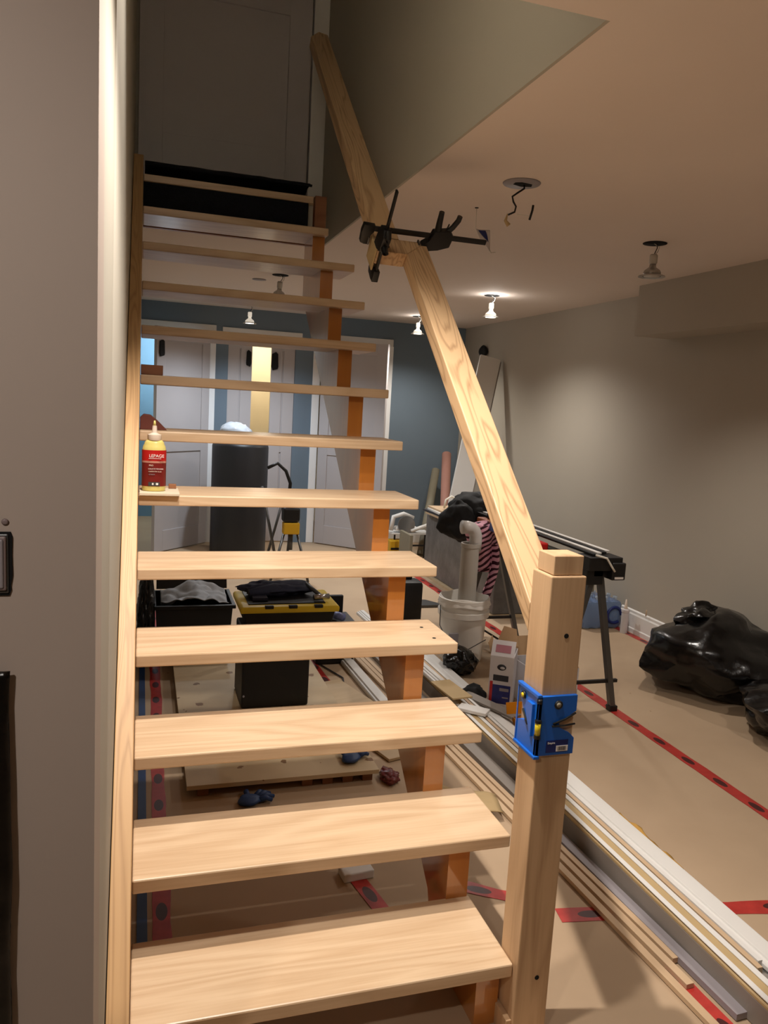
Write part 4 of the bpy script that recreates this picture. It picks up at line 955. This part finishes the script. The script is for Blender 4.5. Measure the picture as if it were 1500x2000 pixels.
o = mb.build('tool_pouch', plain('dark blue tool pouch', (24, 26, 44), .8, var=.2), None, True); tag(o, 'dark blue tool pouch lying on the yellow toolbox lid', 'tool pouch')
t = thing('hammer', 'hammer with a steel head lying on the right of the toolbox lid', 'hammer', (.83, 2.30, .545))
MB().tube([(0, -.03, 0), (-.05, .12, .03)], .010, 10).build('handle', m_steel, t, True, loc=(0, 0, 0))
MB().tube([(-.035, -.045, -.004), (.04, -.03, -.004)], .014, 12).build('head', m_chrome, t, True, loc=(0, 0, 0))
t = thing('flat_case', 'flat dark case with a clear-topped tray right of the toolbox', 'case', (1.06, 2.95, 0))
MB().box(-.11, .11, -.12, .15, .003, .21, .01).build('case_body', m_black, t, loc=(0, 0, 0))
MB().box(-.12, .12, -.13, .13, .212, .235, .006).build('lid', m_steel, t, loc=(0, 0, 0))
MB().box(-.11, .09, .10, .13, .236, .34, .004, M=None).build('raised_lid', m_black, t, loc=(0, 0, 0))
o = MB().tube([(1.055, 2.92, .268), (1.105, 2.86, .262)], .022, 16).build('spray_can', plain('blue white can', (120, 130, 180), .35, var=.4, scale=30), None, True); tag(o, 'small blue and white can lying on the flat dark case', 'can')
o = MB().box(.56, .585, 2.80, 2.84, .003, .33, .004).build('white_bottle', m_boxw, None); tag(o, 'white and blue bottle standing between bin and toolbox', 'bottle')
o = MB().blob((.045, 2.98, .23), (.055, .16, .25), 5, .3, 2.2, 17, .003).build('dark_bag', m_bag, None, True); tag(o, 'black bag squeezed between the wall and the cloth-filled bin', 'bag')
for v in o.data.vertices: v.co.x = min(max(v.co.x, WL+.002), .088)
# blue gloves, cord, small things
def glove(c, rz, lab):
    mb = MB(); c = Vector(c)
    mb.blob((0, 0, .014), (.045, .035, .016), 3, .2, 2, 2, .001)
    for i, (a, L) in enumerate(((-.5, .05), (-.2, .062), (.1, .06), (.4, .05), (1.3, .04))):
        d = Vector((math.cos(a), math.sin(a), 0)); p = d*.03
        mb.tube([p+Vector((0, 0, .012)), p+d*L*.6+Vector((0, 0, .02)), p+d*L+Vector((0, 0, .010))], [.011, .010, .007], 8)
    o = mb.build('rubber_glove', m_gblue, None, True); o.location = c; o.rotation_euler = (0, 0, rz); return tag(o, lab, 'glove', 'blue rubber gloves')
glove((.40, 1.40, .001), .4, 'crumpled dark blue glove on the floor in front of the plywood edge')
glove((.82, 1.56, .053), .8, 'long dark blue glove on the right corner of the plywood')
o = MB().tube([(.95, 2.9, .006), (1.05, 2.6, .006), (1.0, 2.35, .006), (1.08, 2.1, .006), (1.07, 1.95, .006)], .004, 8).build('thin_cord', m_ink, None, True); tag(o, 'thin dark cord curling on the floor beyond the plywood', 'cord')
o = MB().blob((.955, 1.48, .018), (.035, .055, .020), 4, .5, 3, 31, .002).build('foil_scrap', plain('shiny red brown wrapper', (110, 46, 44), .08), None, True); tag(o, 'shiny red-brown wrapper behind the carriage below the third step', 'wrapper')
o = MB().box(0, .28, 0, .9, 0, .012, .001).build('board', m_ply, None); o.location = (1.0, 1.62, .003); o.rotation_euler = (0, 0, .28); tag(o, 'brown board on the floor beside the carriage, right of the plywood', 'board')
o = MB().lathe([(.010, 0), (.014, .001), (.014, .004), (.010, .005), (.010, 0)], (2.105, .64, .001), 24, cap0=False, cap1=False).build('rubber_ring', plain('green ring', (70, 110, 60), .5), None, True); tag(o, 'tiny green ring on the floor right of the mouldings', 'ring')
bpy.context.view_layer.update()
